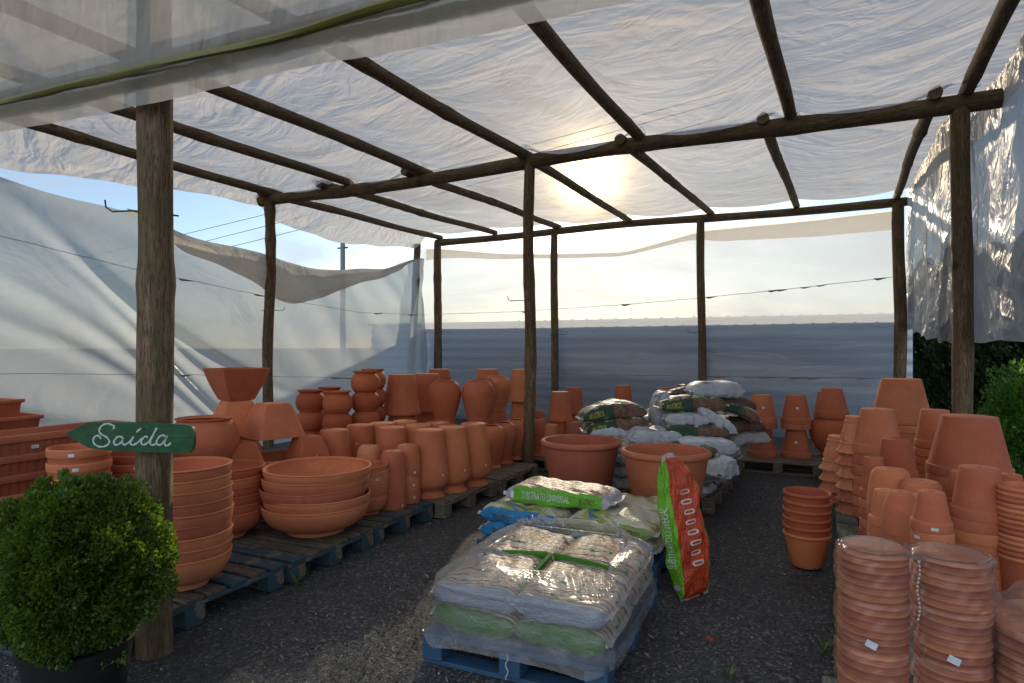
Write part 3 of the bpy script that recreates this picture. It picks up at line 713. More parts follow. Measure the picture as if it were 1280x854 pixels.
x,y=on_z(371,733,0); tuft(x,y,'small grass tuft beside the left pallet corner',16,.09,1)
x,y=on_z(1030,818,0); tuft(x,y,'low broad weed beside the film wrapped saucers',18,.06,2)
x,y=on_z(914,848,0); tuft(x,y,'tiny weed in the gravel near the bottom centre',9,.04,3)
x,y=on_z(640,833,0); 
RED=mat_plain('red_petal',(.45,.03,.02),.5)
for k,(px,py,s,lb) in enumerate([(888,804,.018,'larger red petal lying on the gravel right of the front pallet'),(992,717,.012,'small red petal by the foot of the upright pot stack')]):
    x,y=on_z(px,py,0); V=[];F=[]
    mb=MB()
    for q in range(5):
        a=q*1.256; n=len(mb.v); mb.add([(0,0,.004),(s*math.cos(a-.5),s*math.sin(a-.5),.012),(s*1.3*math.cos(a),s*1.3*math.sin(a),.016),(s*math.cos(a+.5),s*math.sin(a+.5),.011)],[(0,1,2,3)])
    tag(link('fallen_petal',mb.mesh('petal',None),RED,loc=(x,y,.006)),lb,'petal','red petals fallen on the gravel')

# ------------------------------------------------------------------ pallets
def pallet(x0,x1,y0,y1,label,board='x',mats=(PAL,PAL),group='wooden pallets on the gravel',rz=0,nb=7,seed=0,z0=0):
    cx,cy_=(x0+x1)/2,(y0+y1)/2; w_,d_=x1-x0,y1-y0; r=random.Random(seed)
    root=empty('wooden_pallet',(cx,cy_,z0),rz); tag(root,label,'pallet',group)
    L,Wd=(w_,d_) if board=='x' else (d_,w_)   # L along the boards
    def put(c,d): return (c,d) if board=='x' else ((c[1],c[0],c[2]),(d[1],d[0],d[2]))
    # 3 runners across? deck boards along L; stringer boards across; blocks
    gap=.028; bw=(Wd-gap*(nb-1))/nb
    for k in range(nb):
        v=-Wd/2+bw/2+k*(bw+gap); c,d=put((r.uniform(-.006,.006),v,.133+r.uniform(-.001,.001)),(L-r.uniform(0,.012),bw-r.uniform(0,.006),.022))
        mb=MB(); mb.box((0,0,0),d,Matrix.Rotation(r.uniform(-.004,.004),3,'Z'),.003); link('deck_board',mb.mesh('deck_board',30),mats[0] if r.random()<.6 else mats[-1],root,loc=c)
    for u in (-L/2+.05,0,L/2-.05):
        c,d=put((u,0,.1105),(.10,Wd,.021)); mb=MB(); mb.box((0,0,0),d,None,.003); link('cross_board',mb.mesh('cross_board',30),mats[1],root,loc=c)
    for u in (-L/2+.05,0,L/2-.05):
        for v in (-Wd/2+.06,0,Wd/2-.06):
            c,d=put((u,v,.061),(.10,.12,.078)); mb=MB(); mb.box((0,0,0),d,None,.004); link('block',mb.mesh('block',30),mats[1],root,loc=c)
    for v in (-Wd/2+.06,0,Wd/2-.06):
        c,d=put((0,v,.011),(L,.10,.021)); mb=MB(); mb.box((0,0,0),d,None,.003); link('bottom_runner',mb.mesh('bottom_runner',30),mats[1],root,loc=c)
    return root
PT=.144
DK=mat_wood('dark_pallet_wood',(.13,.105,.085),(.24,.19,.15),.2,axis='x')
pallet(-4.10,-2.90,1.62,2.83,'blue edged pallet under the tall bowl stack beside the sign post','x',(DK,BLUEW),seed=1,nb=9)
pallet(-4.08,-2.88,2.87,3.66,'worn brown pallet under the wide bowls, second from the front left','x',(DK,BLUEW),seed=2,nb=6)
pallet(-4.10,-2.90,3.69,4.47,'blue edged pallet under the small bowls and bullet pots, left row','x',(DK,BLUEW),seed=3,nb=6)
pallet(-4.02,-2.82,4.52,5.50,'grey pallet under the tall footed vases, left row','x',(PAL,PAL),seed=4)
pallet(-4.00,-2.80,5.54,6.46,'grey pallet under the rounded jars left of the centre post','x',(PAL,PAL),seed=5)
pallet(-4.10,-2.75,6.75,7.7,'grey pallet just behind the centre post','x',(PAL,PAL),seed=6)
for k,(y0,y1) in enumerate([(1.3,2.3),(2.5,3.45),(3.55,4.5),(4.6,5.6),(5.7,6.6),(6.7,7.6)]):
    pallet(-5.35,-4.15,y0,y1,['trough pallet of the hidden second row behind the front bush','pallet hidden under the round clay pots, second row','pallet hidden under the square bowls, second row','pallet hidden under the squat jar stacks, second row','pallet hidden under the tall inverted planters, second row','last pallet hidden in the second row'][k],'x',(PAL,PAL),seed=20+k,nb=6)
pallet(-5.6,-4.2,7.75,8.9,'pallet at the far left back under the tall inverted pots','x',(PAL,PAL),seed=31)
pallet(-4.1,-2.8,7.85,9.6,'pallet at the back, left of the bag heap','x',(PAL,PAL),seed=32)
pallet(-2.95,-1.7,8.5,9.6,'pallet behind the bag heap under two inverted pots','x',(PAL,PAL),seed=33)
pallet(-.86,.06,7.75,8.55,'pallet under the two paired pot stacks at the back','x',(PAL,PAL),seed=34,nb=6)
pallet(.09,1.0,6.7,7.9,'pallet under the largest inverted pot at the back of the right row','y',(PALG,PALG),seed=35)
pallet(.13,1.33,5.30,6.45,'green grey pallet in the right row, third from the front','y',(PALG,PALG),seed=36)
pallet(.13,1.33,4.12,5.27,'green grey pallet in the right row, second from the front','y',(PALG,PALG),seed=37)
pallet(.13,1.33,2.95,4.09,'green grey pallet in the right row under the small inverted pots','y',(PALG,PALG),seed=38)
pallet(.02,.95,1.75,2.80,'pallet under the film wrapped saucers at the front right','y',(PALG,PALG),seed=39)
pallet(-1.655,-.785,2.44,3.54,'bright blue pallet under the film wrapped soil bags','x',(BLUE,BLUE),rz=math.radians(2.5),seed=41)
pallet(-2.09,-.86,3.76,4.60,'blue pallet under the second stack of soil bags','x',(BLUE,BLUE),seed=42)
pallet(-2.0,-.80,5.62,6.62,'pallet under the front part of the bag heap','x',(PAL,PAL),seed=43)
pallet(-2.0,-.78,6.70,7.70,'pallet under the rear part of the bag heap','x',(PAL,PAL),seed=44)

# ------------------------------------------------------------------ clay shapes
def smooth(pts,n=5):
    out=[]
    m=len(pts)
    for i in range(m-1):
        p0=pts[max(i-1,0)];p1=pts[i];p2=pts[i+1];p3=pts[min(i+2,m-1)]
        for k in range(n):
            t=k/n; t2=t*t;t3=t2*t
            out.append(tuple(.5*((2*p1[j])+(-p0[j]+p2[j])*t+(2*p0[j]-5*p1[j]+4*p2[j]-p3[j])*t2+(-p0[j]+3*p1[j]-3*p2[j]+p3[j])*t3) for j in (0,1)))
    out.append(pts[-1]); return out
def shell(outer,th=.014,floor=.016,hole=.016):
    """outer: (r,z) from base edge to rim; returns closed profile"""
    o=[(hole,0.)]; r0,z0=outer[0]
    o+= [(r0-.006,0.),(r0-.0015,.0018)]+[(r,max(z,.006)) if i==0 else (r,z) for i,(r,z) in enumerate(outer)]
    R_,H_=outer[-1]
    o[-1]=(R_,H_-.005)
    o+=[(R_-.002,H_-.0012),(R_-th*.5,H_),(R_-th+.002,H_-.0012)]
    inn=[(max(r-th,hole+.004),z) for r,z in reversed(outer[:-1]) if z>floor+.006]
    o+=inn
    lr=inn[-1][0] if inn else R_-th
    o+=[(max(lr-.012,hole+.002),floor),(hole,floor)]
    return o
def p_bowl(R_,h,foot=.55,fh=.035):
    body=[(foot*R_*.94,fh)]
    for k in range(1,15):
        s=k/14; body.append((foot*R_*.94+(R_-foot*R_*.94)*math.sin(s*PI/2)**.92, fh+(h-fh)*(1-math.cos(s*PI/2)**1.0)**1.0 if False else fh+(h-fh)*(1-math.cos(s*1.25))/(1-math.cos(1.25))))
    b2=[p for p in body if p[1]<h-.02]; q=b2[-1]
    b2+=[(q[0]+(R_-.003-q[0])*.6,q[1]+(h-.011-q[1])*.6),(R_-.004,h-.011),(R_+.0015,h-.008),(R_+.002,h)]
    return shell([(foot*R_,0.0),(foot*R_,.012),(foot*R_*.96,fh*.8)]+b2,.016,.03)
def p_cone(R_,h,rim=.08,base=.6,step=.010):
    rb=R_*base; zr=h-rim; rj=R_-step-.05*rim
    return shell([(rb,0),(rb+(rj-rb)*.33,zr*.33),(rb+(rj-rb)*.66,zr*.66),(rj,zr-.003),(rj+step*.45,zr-.0005),(rj+step,zr+.004),(rj+step+.001,zr+.010),(R_,h-.012),(R_-.001,h)],.012,.016)
def p_bullet(R_,h,base=.62):
    return shell(smooth([(R_*base,0),(R_*(base+.16),h*.12),(R_*.93,h*.38),(R_,h*.7),(R_*.99,h)],4),.012,.016)
def p_vase():   # footed vase standing on its mouth: profile given upright (closed base small), inverted later
    return shell(smooth([(.118,0),(.132,.09),(.150,.22),(.168,.36),(.172,.42),(.160,.475),(.122,.515),(.112,.535),(.128,.562),(.145,.58)],5),.013,.016,.0)
def p_urn(R_=.185,h=.46):
    return shell(smooth([(R_*.62,0),(R_*.64,.02),(R_*.66,.06),(R_*.80,h*.30),(R_*.97,h*.58),(R_,h*.72),(R_*.90,h*.88),(R_*.68,h*.965),(R_*.62,h*.985),(R_*.64,h)],5),.012,.016)
def p_jar(R_=.15,h=.46):
    return shell(smooth([(R_*.72,0),(R_*.74,.015),(R_*.62,.045),(R_*.72,h*.25),(R_*.94,h*.55),(R_,h*.74),(R_*.88,h*.92),(R_*.62,h*.98),(R_*.60,h)],5),.012,.016)
def p_squat(R_=.155,h=.235):
    return shell(smooth([(R_*.68,0),(R_*.74,.015),(R_*.93,h*.22),(R_,h*.45),(R_*.93,h*.70),(R_*.74,h*.84),(R_*.72,h*.88),(R_*.86,h*.97),(R_*.88,h)],5),.010,.014)
def p_round(R_=.248,h=.40):
    return shell(smooth([(R_*.60,0),(R_*.72,h*.10),(R_*.92,h*.34),(R_,h*.56),(R_*.94,h*.78),(R_*.80,h*.92),(R_*.76,h*.95),(R_*.82,h*.98),(R_*.83,h)],5),.013,.016)
def rolled(R_,h,base,rr,th=.016,hole=.016):
    rb=R_*base; top=R_-rr
    pr=[(hole,0),(rb-.006,0),(rb,.005)]
    for k in range(1,8):
        s=k/7; pr.append((rb+(top-rb)*(s**.9),(h-2*rr)*s))
    for k in range(0,9):
        a=-PI*.35+k/8*(PI*1.05); pr.append((top+rr*.1+rr*math.cos(a)*.9,h-rr+rr*math.sin(a)))
    pr+=[(top-rr*.6,h-rr*.6),(top-th,h-2*rr),(rb-th+.006,.03),(rb-th-.02,.022),(hole,.022)]
    return pr
def p_saucer(R_=.121,h=.0245):
    return [(.004,0),(R_*.80,0),(R_*.84,.003),(R_*.965,h*.50),(R_*.97,h*.58),(R_,h*.62),(R_,h),(R_-.007,h),(R_-.012,h*.7),(R_*.78,.010),(.004,.010)]
def p_cap(R_,h):  # plain cylinder-ish rimmed pot
    return p_cone(R_,h,.05,.86,.006)
sq=lambda a: 1/max(abs(math.cos(a)),abs(math.sin(a)))**.93
def p_square(w_,h):   # half width w_
    return shell(smooth([(w_*.52,0),(w_*.60,h*.12),(w_*.78,h*.45),(w_*.92,h*.78),(w_,h)],4),.014,.02,.016)
M={}
M['bowlL']=lathe(p_bowl(.372,.205,.54),72)
M['bowlT']=lathe(p_bowl(.240,.185,.50),64)
M['bowlM']=lathe(p_bowl(.288,.20,.55),64)
M['bowlS']=lathe(p_bowl(.170,.13,.62,.02),48)
M['vase']=lathe(p_vase(),48,invert=True)
M['urn']=lathe(p_urn(),56)
M['jar']=lathe(p_jar(),48)
M['squat']=lathe(p_squat(),48)
M['round']=lathe(p_round(),56)
M['square']=lathe(p_square(.212,.28),64,shape=sq)
M['squareI']=lathe(p_square(.198,.28),64,shape=sq,invert=True)
M['squareIs']=lathe(p_square(.162,.28),64,shape=sq,invert=True)
M['big']=lathe(p_cone(.235,.485,.03,.66,.004),56,invert=True)
M['sup']=lathe(p_cone(.165,.466,.04,.68,.004),48,invert=True)
M['planter']=lathe(rolled(.352,.64,.60,.026,.03),80)
M['roll']=lathe(rolled(.150,.225,.62,.012,.012),56)
M['barrel']=lathe(p_bullet(.112,.27,.66),44,invert=True)
M['r3']=lathe(p_cone(.180,.34,.078,.62),52,invert=True)
M['r4']=lathe(p_cone(.133,.27,.062,.68),48,invert=True)
M['r5']=lathe(p_bullet(.126,.27,.66),44,invert=True)
M['r6']=lathe(p_cone(.083,.27,.06,.66),40,invert=True)
M['r7']=lathe(p_cone(.078,.20,.055,.62),40,invert=True)
M['r8']=lathe(p_bullet(.086,.22,.55),40,invert=True)
M['r11']=lathe(p_cone(.088,.185,.052,.62,.007),48,invert=True)
M['r14']=lathe(p_cone(.099,.215,.055,.64,.008),48,invert=True)
M['r15']=lathe(p_cone(.275,.44,.075,.64,.014),72,invert=True)
M['r17']=lathe(p_cone(.155,.33,.07,.68),48,invert=True)
M['p1']=lathe(p_cone(.170,.335,.07,.62),48,invert=True)
M['m1']=lathe(p_cone(.155,.37,.03,.70,.004),44,invert=True)
M['nest']=lathe(p_cone(.125,.26,.022,.80,.006),56)
M['wide']=lathe(p_cone(.160,.17,.05,.84,.006),52)
M['saucer']=lathe(p_saucer(),56,invert=True)
M['saucerL']=lathe(p_saucer(.245,.04),64,invert=True)
def ornd(a,z_,r_):
    d=0
    if z_>.235: d+=.006*math.sin(a*14)*(z_-.235)/.05
    if .10<z_<.20 and r_>.09: d+=.007*max(0,math.sin(a*7)*math.sin((z_-.10)/.10*PI))+.004*max(0,math.sin(a*7+PI)*math.sin((z_-.10)/.05*PI))
    return d
orn=[(.016,0),(.066,0),(.070,.004),(.071,.03),(.078,.036),(.078,.046),(.074,.052)]+smooth([(.076,.06),(.086,.10),(.098,.15),(.104,.20)],6)+[(.112,.206),(.112,.214),(.106,.22),(.112,.24),(.124,.265),(.136,.275),(.138,.282),(.134,.288),(.126,.284),(.105,.255),(.095,.20),(.075,.08),(.060,.02),(.016,.02)]
M['ornate']=lathe(orn,84,invert=True,disp=ornd)

ORD=['bottom','second','third','fourth','fifth','sixth','seventh','eighth','ninth','tenth','eleventh','twelfth','thirteenth','fourteenth','fifteenth','sixteenth','seventeenth','eighteenth','nineteenth','twentieth','twenty-first','twenty-second','twenty-third','twenty-fourth']
def put(mesh,name,label,cat,x,y,z,mat=CLAY,group=None,jit=.004,tilt=.01,rz=None):
    me=M[mesh] if isinstance(mesh,str) else mesh
    if not me.materials: me.materials.append(mat)
    o=bpy.data.objects.new(name,me); COL.objects.link(o)
    if me.materials[0] is not mat:
        o.material_slots[0].link='OBJECT'; o.material_slots[0].material=mat
    o.location=(x+rnd.uniform(-jit,jit),y+rnd.uniform(-jit,jit),z)
    o.rotation_euler=(rnd.uniform(-tilt,tilt),rnd.uniform(-tilt,tilt),rnd.random()*6.28 if rz is None else rz)
    return tag(o,label,cat,group)
def stack(mesh,name,noun,desc,cat,x,y,n,sp,z=PT,mat=CLAY,group=None,jit=.004,tilt=.008,rz=None):
    out=[]
    for k in range(n):
        if n==1: lb=f'{noun} {desc}'
        elif k==n-1: lb=f'topmost {noun} {desc}'
        elif k==0: lb=f'bottom {noun} {desc}'
        else: lb=f'{ORD[k]} {noun} from bottom {desc}'
        out.append(put(mesh,name,lb,cat,x,y,z+k*sp,mat,group,jit if k else 0,tilt if k else 0,rz))
    return out
def sticker(o,r_,z_,off=0.0,slope=0.0,wd=.032,hg=.017,roll=0.0):
    """paper label on the camera side of a pot; r_,z_ on its surface (local)"""
    ang=math.atan2(-o.location.y,-o.location.x)+off-o.rotation_euler.z
    mb=MB(); nu=4; V=[]
    for j in (0,1):
        for i in range(nu+1):
            u=(i/nu-.5)*wd; v=(j-.5)*hg; u2=u*math.cos(roll)-v*math.sin(roll); v2=u*math.sin(roll)+v*math.cos(roll)
            aa=ang+u2/r_; rr=r_+.0022+v2*math.sin(slope)
            V.append((rr*math.cos(aa),rr*math.sin(aa),z_+v2*math.cos(slope)))
    F=[(i,i+1,nu+2+i,nu+1+i) for i in range(nu)]
    mb.add(V,F); return link('price_sticker',mb.mesh('price_sticker'),STK,o)

# --- left row
G='terracotta bowls stacked in the left row'
x,y=at_t(231,3.47); b=stack('bowlT','clay_bowl','deep clay bowl','in the tall stack beside the sign post','bowl',x,y,9,.0600,mat=CLAY,group=G,jit=.006,tilt=.010)
sticker(b[0],.215,.115,.62,.7); sticker(b[1],.222,.125,-.1,.7); sticker(b[1],.222,.125,.75,.7)
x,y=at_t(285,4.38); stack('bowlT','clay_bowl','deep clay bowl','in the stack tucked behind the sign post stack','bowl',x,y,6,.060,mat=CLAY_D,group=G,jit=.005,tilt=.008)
x,y=at_t(352,5.15); stack('bowlM','clay_bowl','medium clay bowl','in the half hidden stack behind the widest','bowl',x,y,5,.055,mat=CLAY,group=G)
x,y=at_t(395.5,4.50); b=stack('bowlL','clay_bowl','wide clay bowl','in the free stack of five on the brown pallet','bowl',x,y,5,.064,mat=CLAY,group=G,jit=.012,tilt=.012)
sticker(b[3],.360,.165,-.12,.4); sticker(b[2],.360,.165,-.10,.4)
x,y=at_t(458,4.98); b=stack('bowlS','clay_bowl','small clay bowl','in the narrow stack beside the bullet pots','bowl',x,y,7,.042,mat=CLAY,group=G)
sticker(b[0],.165,.10,-.25,.3); sticker(b[6],.169,.115,-.45,.3); sticker(b[4],.169,.115,.5,.3)
G='inverted bullet pots in the left row'
x,y=at_t(491,5.14); b=stack('barrel','clay_pot','rounded upside-down pot','in the front bullet pot stack left of the vases','pot',x,y,3,.095,mat=CLAY,group=G)
sticker(b[0],.112,.03,.75,0,.02,.014)
x,y=at_t(461,5.35); stack('barrel','clay_pot','rounded upside-down pot','in the bullet pot stack rising behind the small bowls','pot',x,y,3,.10,mat=CLAY_P,group=G)
x,y=at_t(509,5.34); b=stack('barrel','clay_pot','rounded upside-down pot','in the stickered stack touching the first tall vase','pot',x,y,3,.105,mat=CLAY,group=G)
for q in b: sticker(q,.111,.05,.55,0,.02,.016)
G='tall footed vases standing upside down'
vs_=[(537,537,'first of the front line, nearest the viewer'),(565,533,'second of the front line'),(592,529,'third of the front line, beside the rounded jars'),
     (418,537,'alone at the left, beside the square bowls'),(450,531,'beside the squat jar stacks'),(490,534,'in the second line behind the bullet pots'),
     (478,528.5,'peeking out behind the second line, left'),(506,526,'peeking out behind the second line, right'),(523,530.5,'behind the nearest vase, to its left'),(548,528,'under the left urn, behind the first pair')]
for px,py,d in vs_:
    x,y=on_z(px,py,PT+.58)
    if px==548: y-=.0
    o=put('vase','clay_vase','tall upside-down vase '+d,'vase',x,y,PT,CLAY_D if px in(450,) else CLAY,G,0)
    if px in (537,565,592): sticker(o,.169,.20,.75,0,.016,.018)
    if px==450: sticker(o,.14,.42,-.2,0,.014,.014)
G='rounded jars along the pallet edge'
for px,py,d in [(614,587,'first of three, next to the third tall vase'),(629,581,'middle of three left of the centre post'),(645,575.5,'last of three, partly behind the centre post'),(668,571,'just behind the centre post')]:
    x,y=on_z(px,py,PT); d0=ray(px); x+=d0[0]*.1; y+=d0[1]*.1
    put('jar','clay_jar','upright rounded clay jar '+d,'jar',x,y,PT,CLAY,G,0)
G='urns standing on upside-down pots'
for px,t,d in [(556,7.1,'left urn of the raised pair'),(597.5,7.1,'right urn of the raised pair'),(604,7.65,'urn directly behind the right urn of the pair'),(621,8.25,'urn farther back beside the centre post')]:
    x,y=at_t(px,t)
    put('sup','clay_pot','plain upside-down pot under the '+d,'pot',x,y,PT,CLAY,'pots carrying the urns',0,0)
    put('urn','clay_urn',d+', broad shouldered and upright','urn',x,y,PT+.467,CLAY if px!=556 else CLAY_D,G,0,0)
# round pots
x,y=at_t(256,4.8); stack('round','round_clay_pot','wide round rimmed pot','in the pair right of the sign tip','pot',x,y,2,.37,z=PT,mat=CLAY,group='round rimmed pots',tilt=.0)
# square bowls
G='square clay bowls'
s1=at_t(295.5,5.55); s3=at_t(341,5.26)
RZ=math.atan2(CA,-SA)
put('squareIs','square_clay_bowl','lowest upside-down square bowl of the tall pile at left','bowl',s1[0],s1[1],PT,CLAY,G,0,0,rz=YAW+.75)
put('squareI','square_clay_bowl','second upside-down square bowl of the tall pile','bowl',s1[0],s1[1],PT+.28,CLAY,G,0,0,rz=YAW+.85)
put('squareI','square_clay_bowl','upside-down square bowl directly under the topmost upright one','bowl',s1[0],s1[1],PT+.56,CLAY,G,0,0,rz=YAW+.70)
o=put('square','square_clay_bowl','topmost square bowl, upright, highest of all the pots','bowl',s1[0],s1[1],PT+.841,CLAY,G,0,0,rz=YAW+.84)
o=put('squareI','square_clay_bowl','upside-down square bowl resting on two smaller ones','bowl',s3[0],s3[1],PT+.56,CLAY,G,0,0,rz=YAW+.80)
for q,(xx,yy,d) in enumerate([(-4.07,3.52,'left smaller square bowl under the resting one'),(-3.86,4.02,'right smaller square bowl under the resting one')]):
    put('squareIs','square_clay_bowl','bottom '+d,'bowl',xx,yy,PT,CLAY,G,0,0,rz=YAW+.7)
    o=put('squareIs','square_clay_bowl','upper '+d,'bowl',xx,yy,PT+.28,CLAY_D,G,0,0,rz=YAW+.8)
    sticker(o,.175,.09,-.1,-.4,.022,.016)
# squat jars
G='squat jars stacked in columns'
for px,t,n,d in [(388,6.80,4,'in the left jar column behind the square bowls'),(422,6.62,4,'in the middle jar column'),(457,6.86,5,'in the tallest jar column'),(412,7.25,4,'in the column behind the left and middle ones'),(466,7.45,5,'in the column hidden behind the tallest')]:
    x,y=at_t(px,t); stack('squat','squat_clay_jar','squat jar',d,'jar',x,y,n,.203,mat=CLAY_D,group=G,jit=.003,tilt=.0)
# big inverted
G='big upside-down planters at the back left'
for px,t,dz,d in [(502,7.7,0,'nearest, beside the tall jar columns'),(534,8.2,-.012,'right behind the nearest one'),(549,9.6,.0,'small in the far left corner'),(610,9.6,.0,'far back between the raised urns'),(653,9.55,.0,'far back hidden half by the centre post')]:
    x,y=at_t(px,t); 
    stack('big','clay_planter','large upside-down planter',d,'planter',x,y,2,.487+dz,mat=CLAY if px!=549 else CLAY_D,group=G,jit=0,tilt=0)
G='upside-down pots right of the centre post'
for px,t,z0,d in [(700,8.0,.515,'near one'),(717,8.9,.51,'far one'),]:
    x,y=at_t(px,t); 
    put('m1','clay_pot',f'upper upside-down pot right of the centre post, {d}','pot',x,y,z0,CLAY,G,0,0); put('m1','clay_pot',f'lower upside-down pot right of the centre post, {d}','pot',x,y,PT,CLAY,G,0,0)
for px,t,d in [(686,7.62,'pot between the centre post and the left big planter'),(717,7.9,'pot peeking over the left big planter')]:
    x,y=at_t(px,t); put('m1','clay_pot','single upside-down '+d,'pot',x,y,PT,CLAY_P if px==717 else CLAY,G,0,0)
for px,t,d in [(671,9.6,'low upside-down pot behind the centre post')]:
    x,y=at_t(px,t); stack('p1','clay_pot',d,'','pot',x,y,1,.3,mat=CLAY,group=G)
for px,t,n,sp,d in [(779,9.5,2,.36,'behind the left side of the bag heap'),(832.5,9.0,2,.36,'behind the middle of the bag heap')]:
    x,y=at_t(px,t); stack('m1','clay_pot','upside-down pot',d,'pot',x,y,n,sp,mat=CLAY_D,group='pots behind the bag heap',jit=0,tilt=0)
# --- troughs
def trough(Lx=.36,Ly=1.02,h=.24):
    V=[];F=[]
    def ring(hx,hy,z,rib):
        out=[]; n=90; m=32
        def rb(i): return (-.006 if (i%4 in(0,)) else 0) if rib else 0
        for i in range(m): out.append((-hx+2*hx*i/m,-hy-rb(i),z))
        for i in range(n): out.append((hx+rb(i),-hy+2*hy*i/n,z))
        for i in range(m): out.append((hx-2*hx*i/m,hy+rb(i),z))
        for i in range(n): out.append((-hx-rb(i),hy-2*hy*i/n,z))
        return out
    lv=[(.34,0,0,0),(.385,.0,.004,0),(.40,0,.02,1),(.455,0,h-.05,1),(.462,0,h-.044,0),(.495,0,h-.04,0),(.50,0,h-.034,0),(.50,0,h-.008,0),(.492,0,h,0),(.46,0,h,0),(.452,0,h-.006,0),(.42,0,.05,0),(.38,0,.022,0)]
    for s,_,z,rib in lv:
        hx=Lx*s; hy=Ly/2-(Lx*.5-Lx*s); V+=ring(hx,hy,z,rib)
    N=2*(90+32)
    for a in range(len(lv)-1):
        for i in range(N):
            j=(i+1)%N; F.append((a*N+i,a*N+j,(a+1)*N+j,(a+1)*N+i))
    F.append(tuple(reversed(range(N)))); F.append(tuple((len(lv)-1)*N+i for i in range(N)))
    mb=MB(); mb.add(V,F); return mb.mesh('trough',35)
TR=trough(); M['trough']=TR
G='long fluted clay troughs'
tr=stack('trough','clay_trough','long fluted trough','in the pile behind the front bush','trough',-4.28,2.22,6,.112,z=PT,mat=CLAY_F,group=G,jit=.004,tilt=.003,rz=-.02)
def stk_flat(o,x,y,z):
    mb=MB(); mb.add([(x,y-.02,z-.011),(x,y+.02,z-.011),(x+.003,y+.02,z+.011),(x+.003,y-.02,z+.011)],[(0,1,2,3)]); link('price_sticker',mb.mesh('ps'),STK,o)
stk_flat(tr[5],.172,-.12,.165); stk_flat(tr[5],.183,-.34,.215)
stack('trough','clay_trough','long fluted trough','in the rear pile at the far left','trough',-4.72,2.05,5,.112,z=PT,mat=CLAY_F,group=G,jit=.004,tilt=.003,rz=.03)
o=put('trough','clay_trough','plain trough lying on top of the rear pile, open towards the camera','trough',-4.95,2.10,.842,CLAY_F,G,0,0); o.rotation_euler=(0,.03,.05)
o.scale=(.8,.8,.6)
o=put('trough','clay_trough','topmost trough, pointing at the sign','trough',-4.95,2.00,.965,CLAY_F,G,0,0); o.rotation_euler=(.0,.0,.10); o.scale=(.72,.8,.55)
G='wide shallow pots behind the bush'
x,y=at_t(100,3.62); b=stack('wide','clay_pot','shallow wide pot','in the stack just above the bush','pot',x,y,8,.081,z=PT,mat=CLAY,group=G)
sticker(b[7],.158,.14,-.25,0,.03,.018); sticker(b[6],.158,.14,-.12,0,.03,.018)
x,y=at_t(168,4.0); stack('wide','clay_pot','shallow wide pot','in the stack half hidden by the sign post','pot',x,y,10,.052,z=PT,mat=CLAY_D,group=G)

# --- planters and path stack
G='twin big planters'
for px,t,d in [(726,5.50,'left big planter with rolled rim behind the second bag stack'),(832,4.98,'right big planter with rolled rim behind the leaning red bag')]:
    x,y=at_t(px,t); put('planter','clay_planter',d,'planter',x,y,.004,CLAY_F,G,0,0)
x,y=at_t(1008.5,4.17); stack('roll','clay_pot','upright rolled rim pot','in the small stack standing on the path','pot',x,y,6,.0535,z=.004,mat=CLAY_D,group='upright pots stacked on the path',jit=.003,tilt=.01)
# --- back right pairs
G='paired pots at the back right'
for px,t,d in [(952.5,7.56,'left column'),(995,7.5,'right column')]:
    x,y=at_t(px,t)
    b=[put('p1','clay_pot',f'lower upside-down pot of the {d} behind the path','pot',x,y,PT,CLAY,G,0,0),
       put('p1','clay_pot',f'middle pot of the {d}, mostly hidden by the top one','pot',x,y,PT+.336,CLAY,G,0,0),
       put('p1','clay_pot',f'top upside-down pot of the {d} behind the path','pot',x,y,PT+.400,CLAY,G,0,0)]
    sticker(b[0],.145,.19,0,-.2,.03,.028); sticker(b[2],.145,.19,.1,-.2,.03,.028)
x,y=at_t(1040,7.45)
put('round','round_clay_pot','round belly pot under an upside-down pot at the back right','pot',x,y,PT+.08,CLAY_D,'belly pots',0,0)
put('r3','clay_pot','upside-down pot standing on the round belly pot','pot',x,y,PT+.48,CLAY,G,0,0)
mb_=lathe(p_cap(.14,.08),40); mb_.materials.append(CLAY_D); put(mb_,'clay_saucer','thick clay ring under the round belly pot','saucer',x,y,PT,CLAY_D,None,0,0)
x,y=at_t(1034,8.1); stack('p1','clay_pot','upside-down pot','in the column behind the belly pot','pot',x,y,2,.40,z=PT,mat=CLAY,group=G,jit=0,tilt=0)
# --- right row
def rr(mesh,name,noun,desc,px,t,ztop,h,sp,mat=CLAY,cat='pot',group='upside-down pots in the right row',**k):
    n=max(1,round((ztop-PT-h)/sp)+1); sp2=(ztop-PT-h)/(n-1) if n>1 else sp
    x,y=at_t(px,t); return stack(mesh,name,noun,desc,cat,x,y,n,sp2,mat=mat,group=group,**k)
rr('ornate','ornate_clay_pot','garlanded upside-down pot','in the short ornate column at the left edge',1046,5.35,z_at(544.5,5.35),.288,.105,CLAY_P,group='ornate scalloped pots')
rr('ornate','ornate_clay_pot','garlanded upside-down pot','in the tall ornate column beside the tall banded stack',1069,4.98,z_at(520,4.98),.288,.098,CLAY_P,group='ornate scalloped pots')
rr('r3','clay_pot','rimmed upside-down pot','in the tall banded stack right of the ornate columns',1096,4.86,z_at(511,4.86),.34,.079)
rr('r4','clay_pot','orange upside-down pot','in the stack in front of the banded one',1121,4.36,z_at(548.5,4.36),.27,.062,CLAY_D)
rr('r6','clay_pot','slim upside-down pot','in the narrow stack below the orange one',1092,4.12,z_at(571,4.12),.27,.06)
rr('r5','clay_pot','smooth rounded upside-down pot','in the stack centred before the orange one',1113,3.84,z_at(586,3.84),.27,.10)
rr('r7','clay_pot','small upside-down pot','in the first little stack at the pallet edge',1105,3.50,z_at(612,3.50),.20,.055)
rr('r8','clay_pot','small domed upside-down pot','in the little domed stack',1125,3.32,z_at(614,3.32),.22,.08)
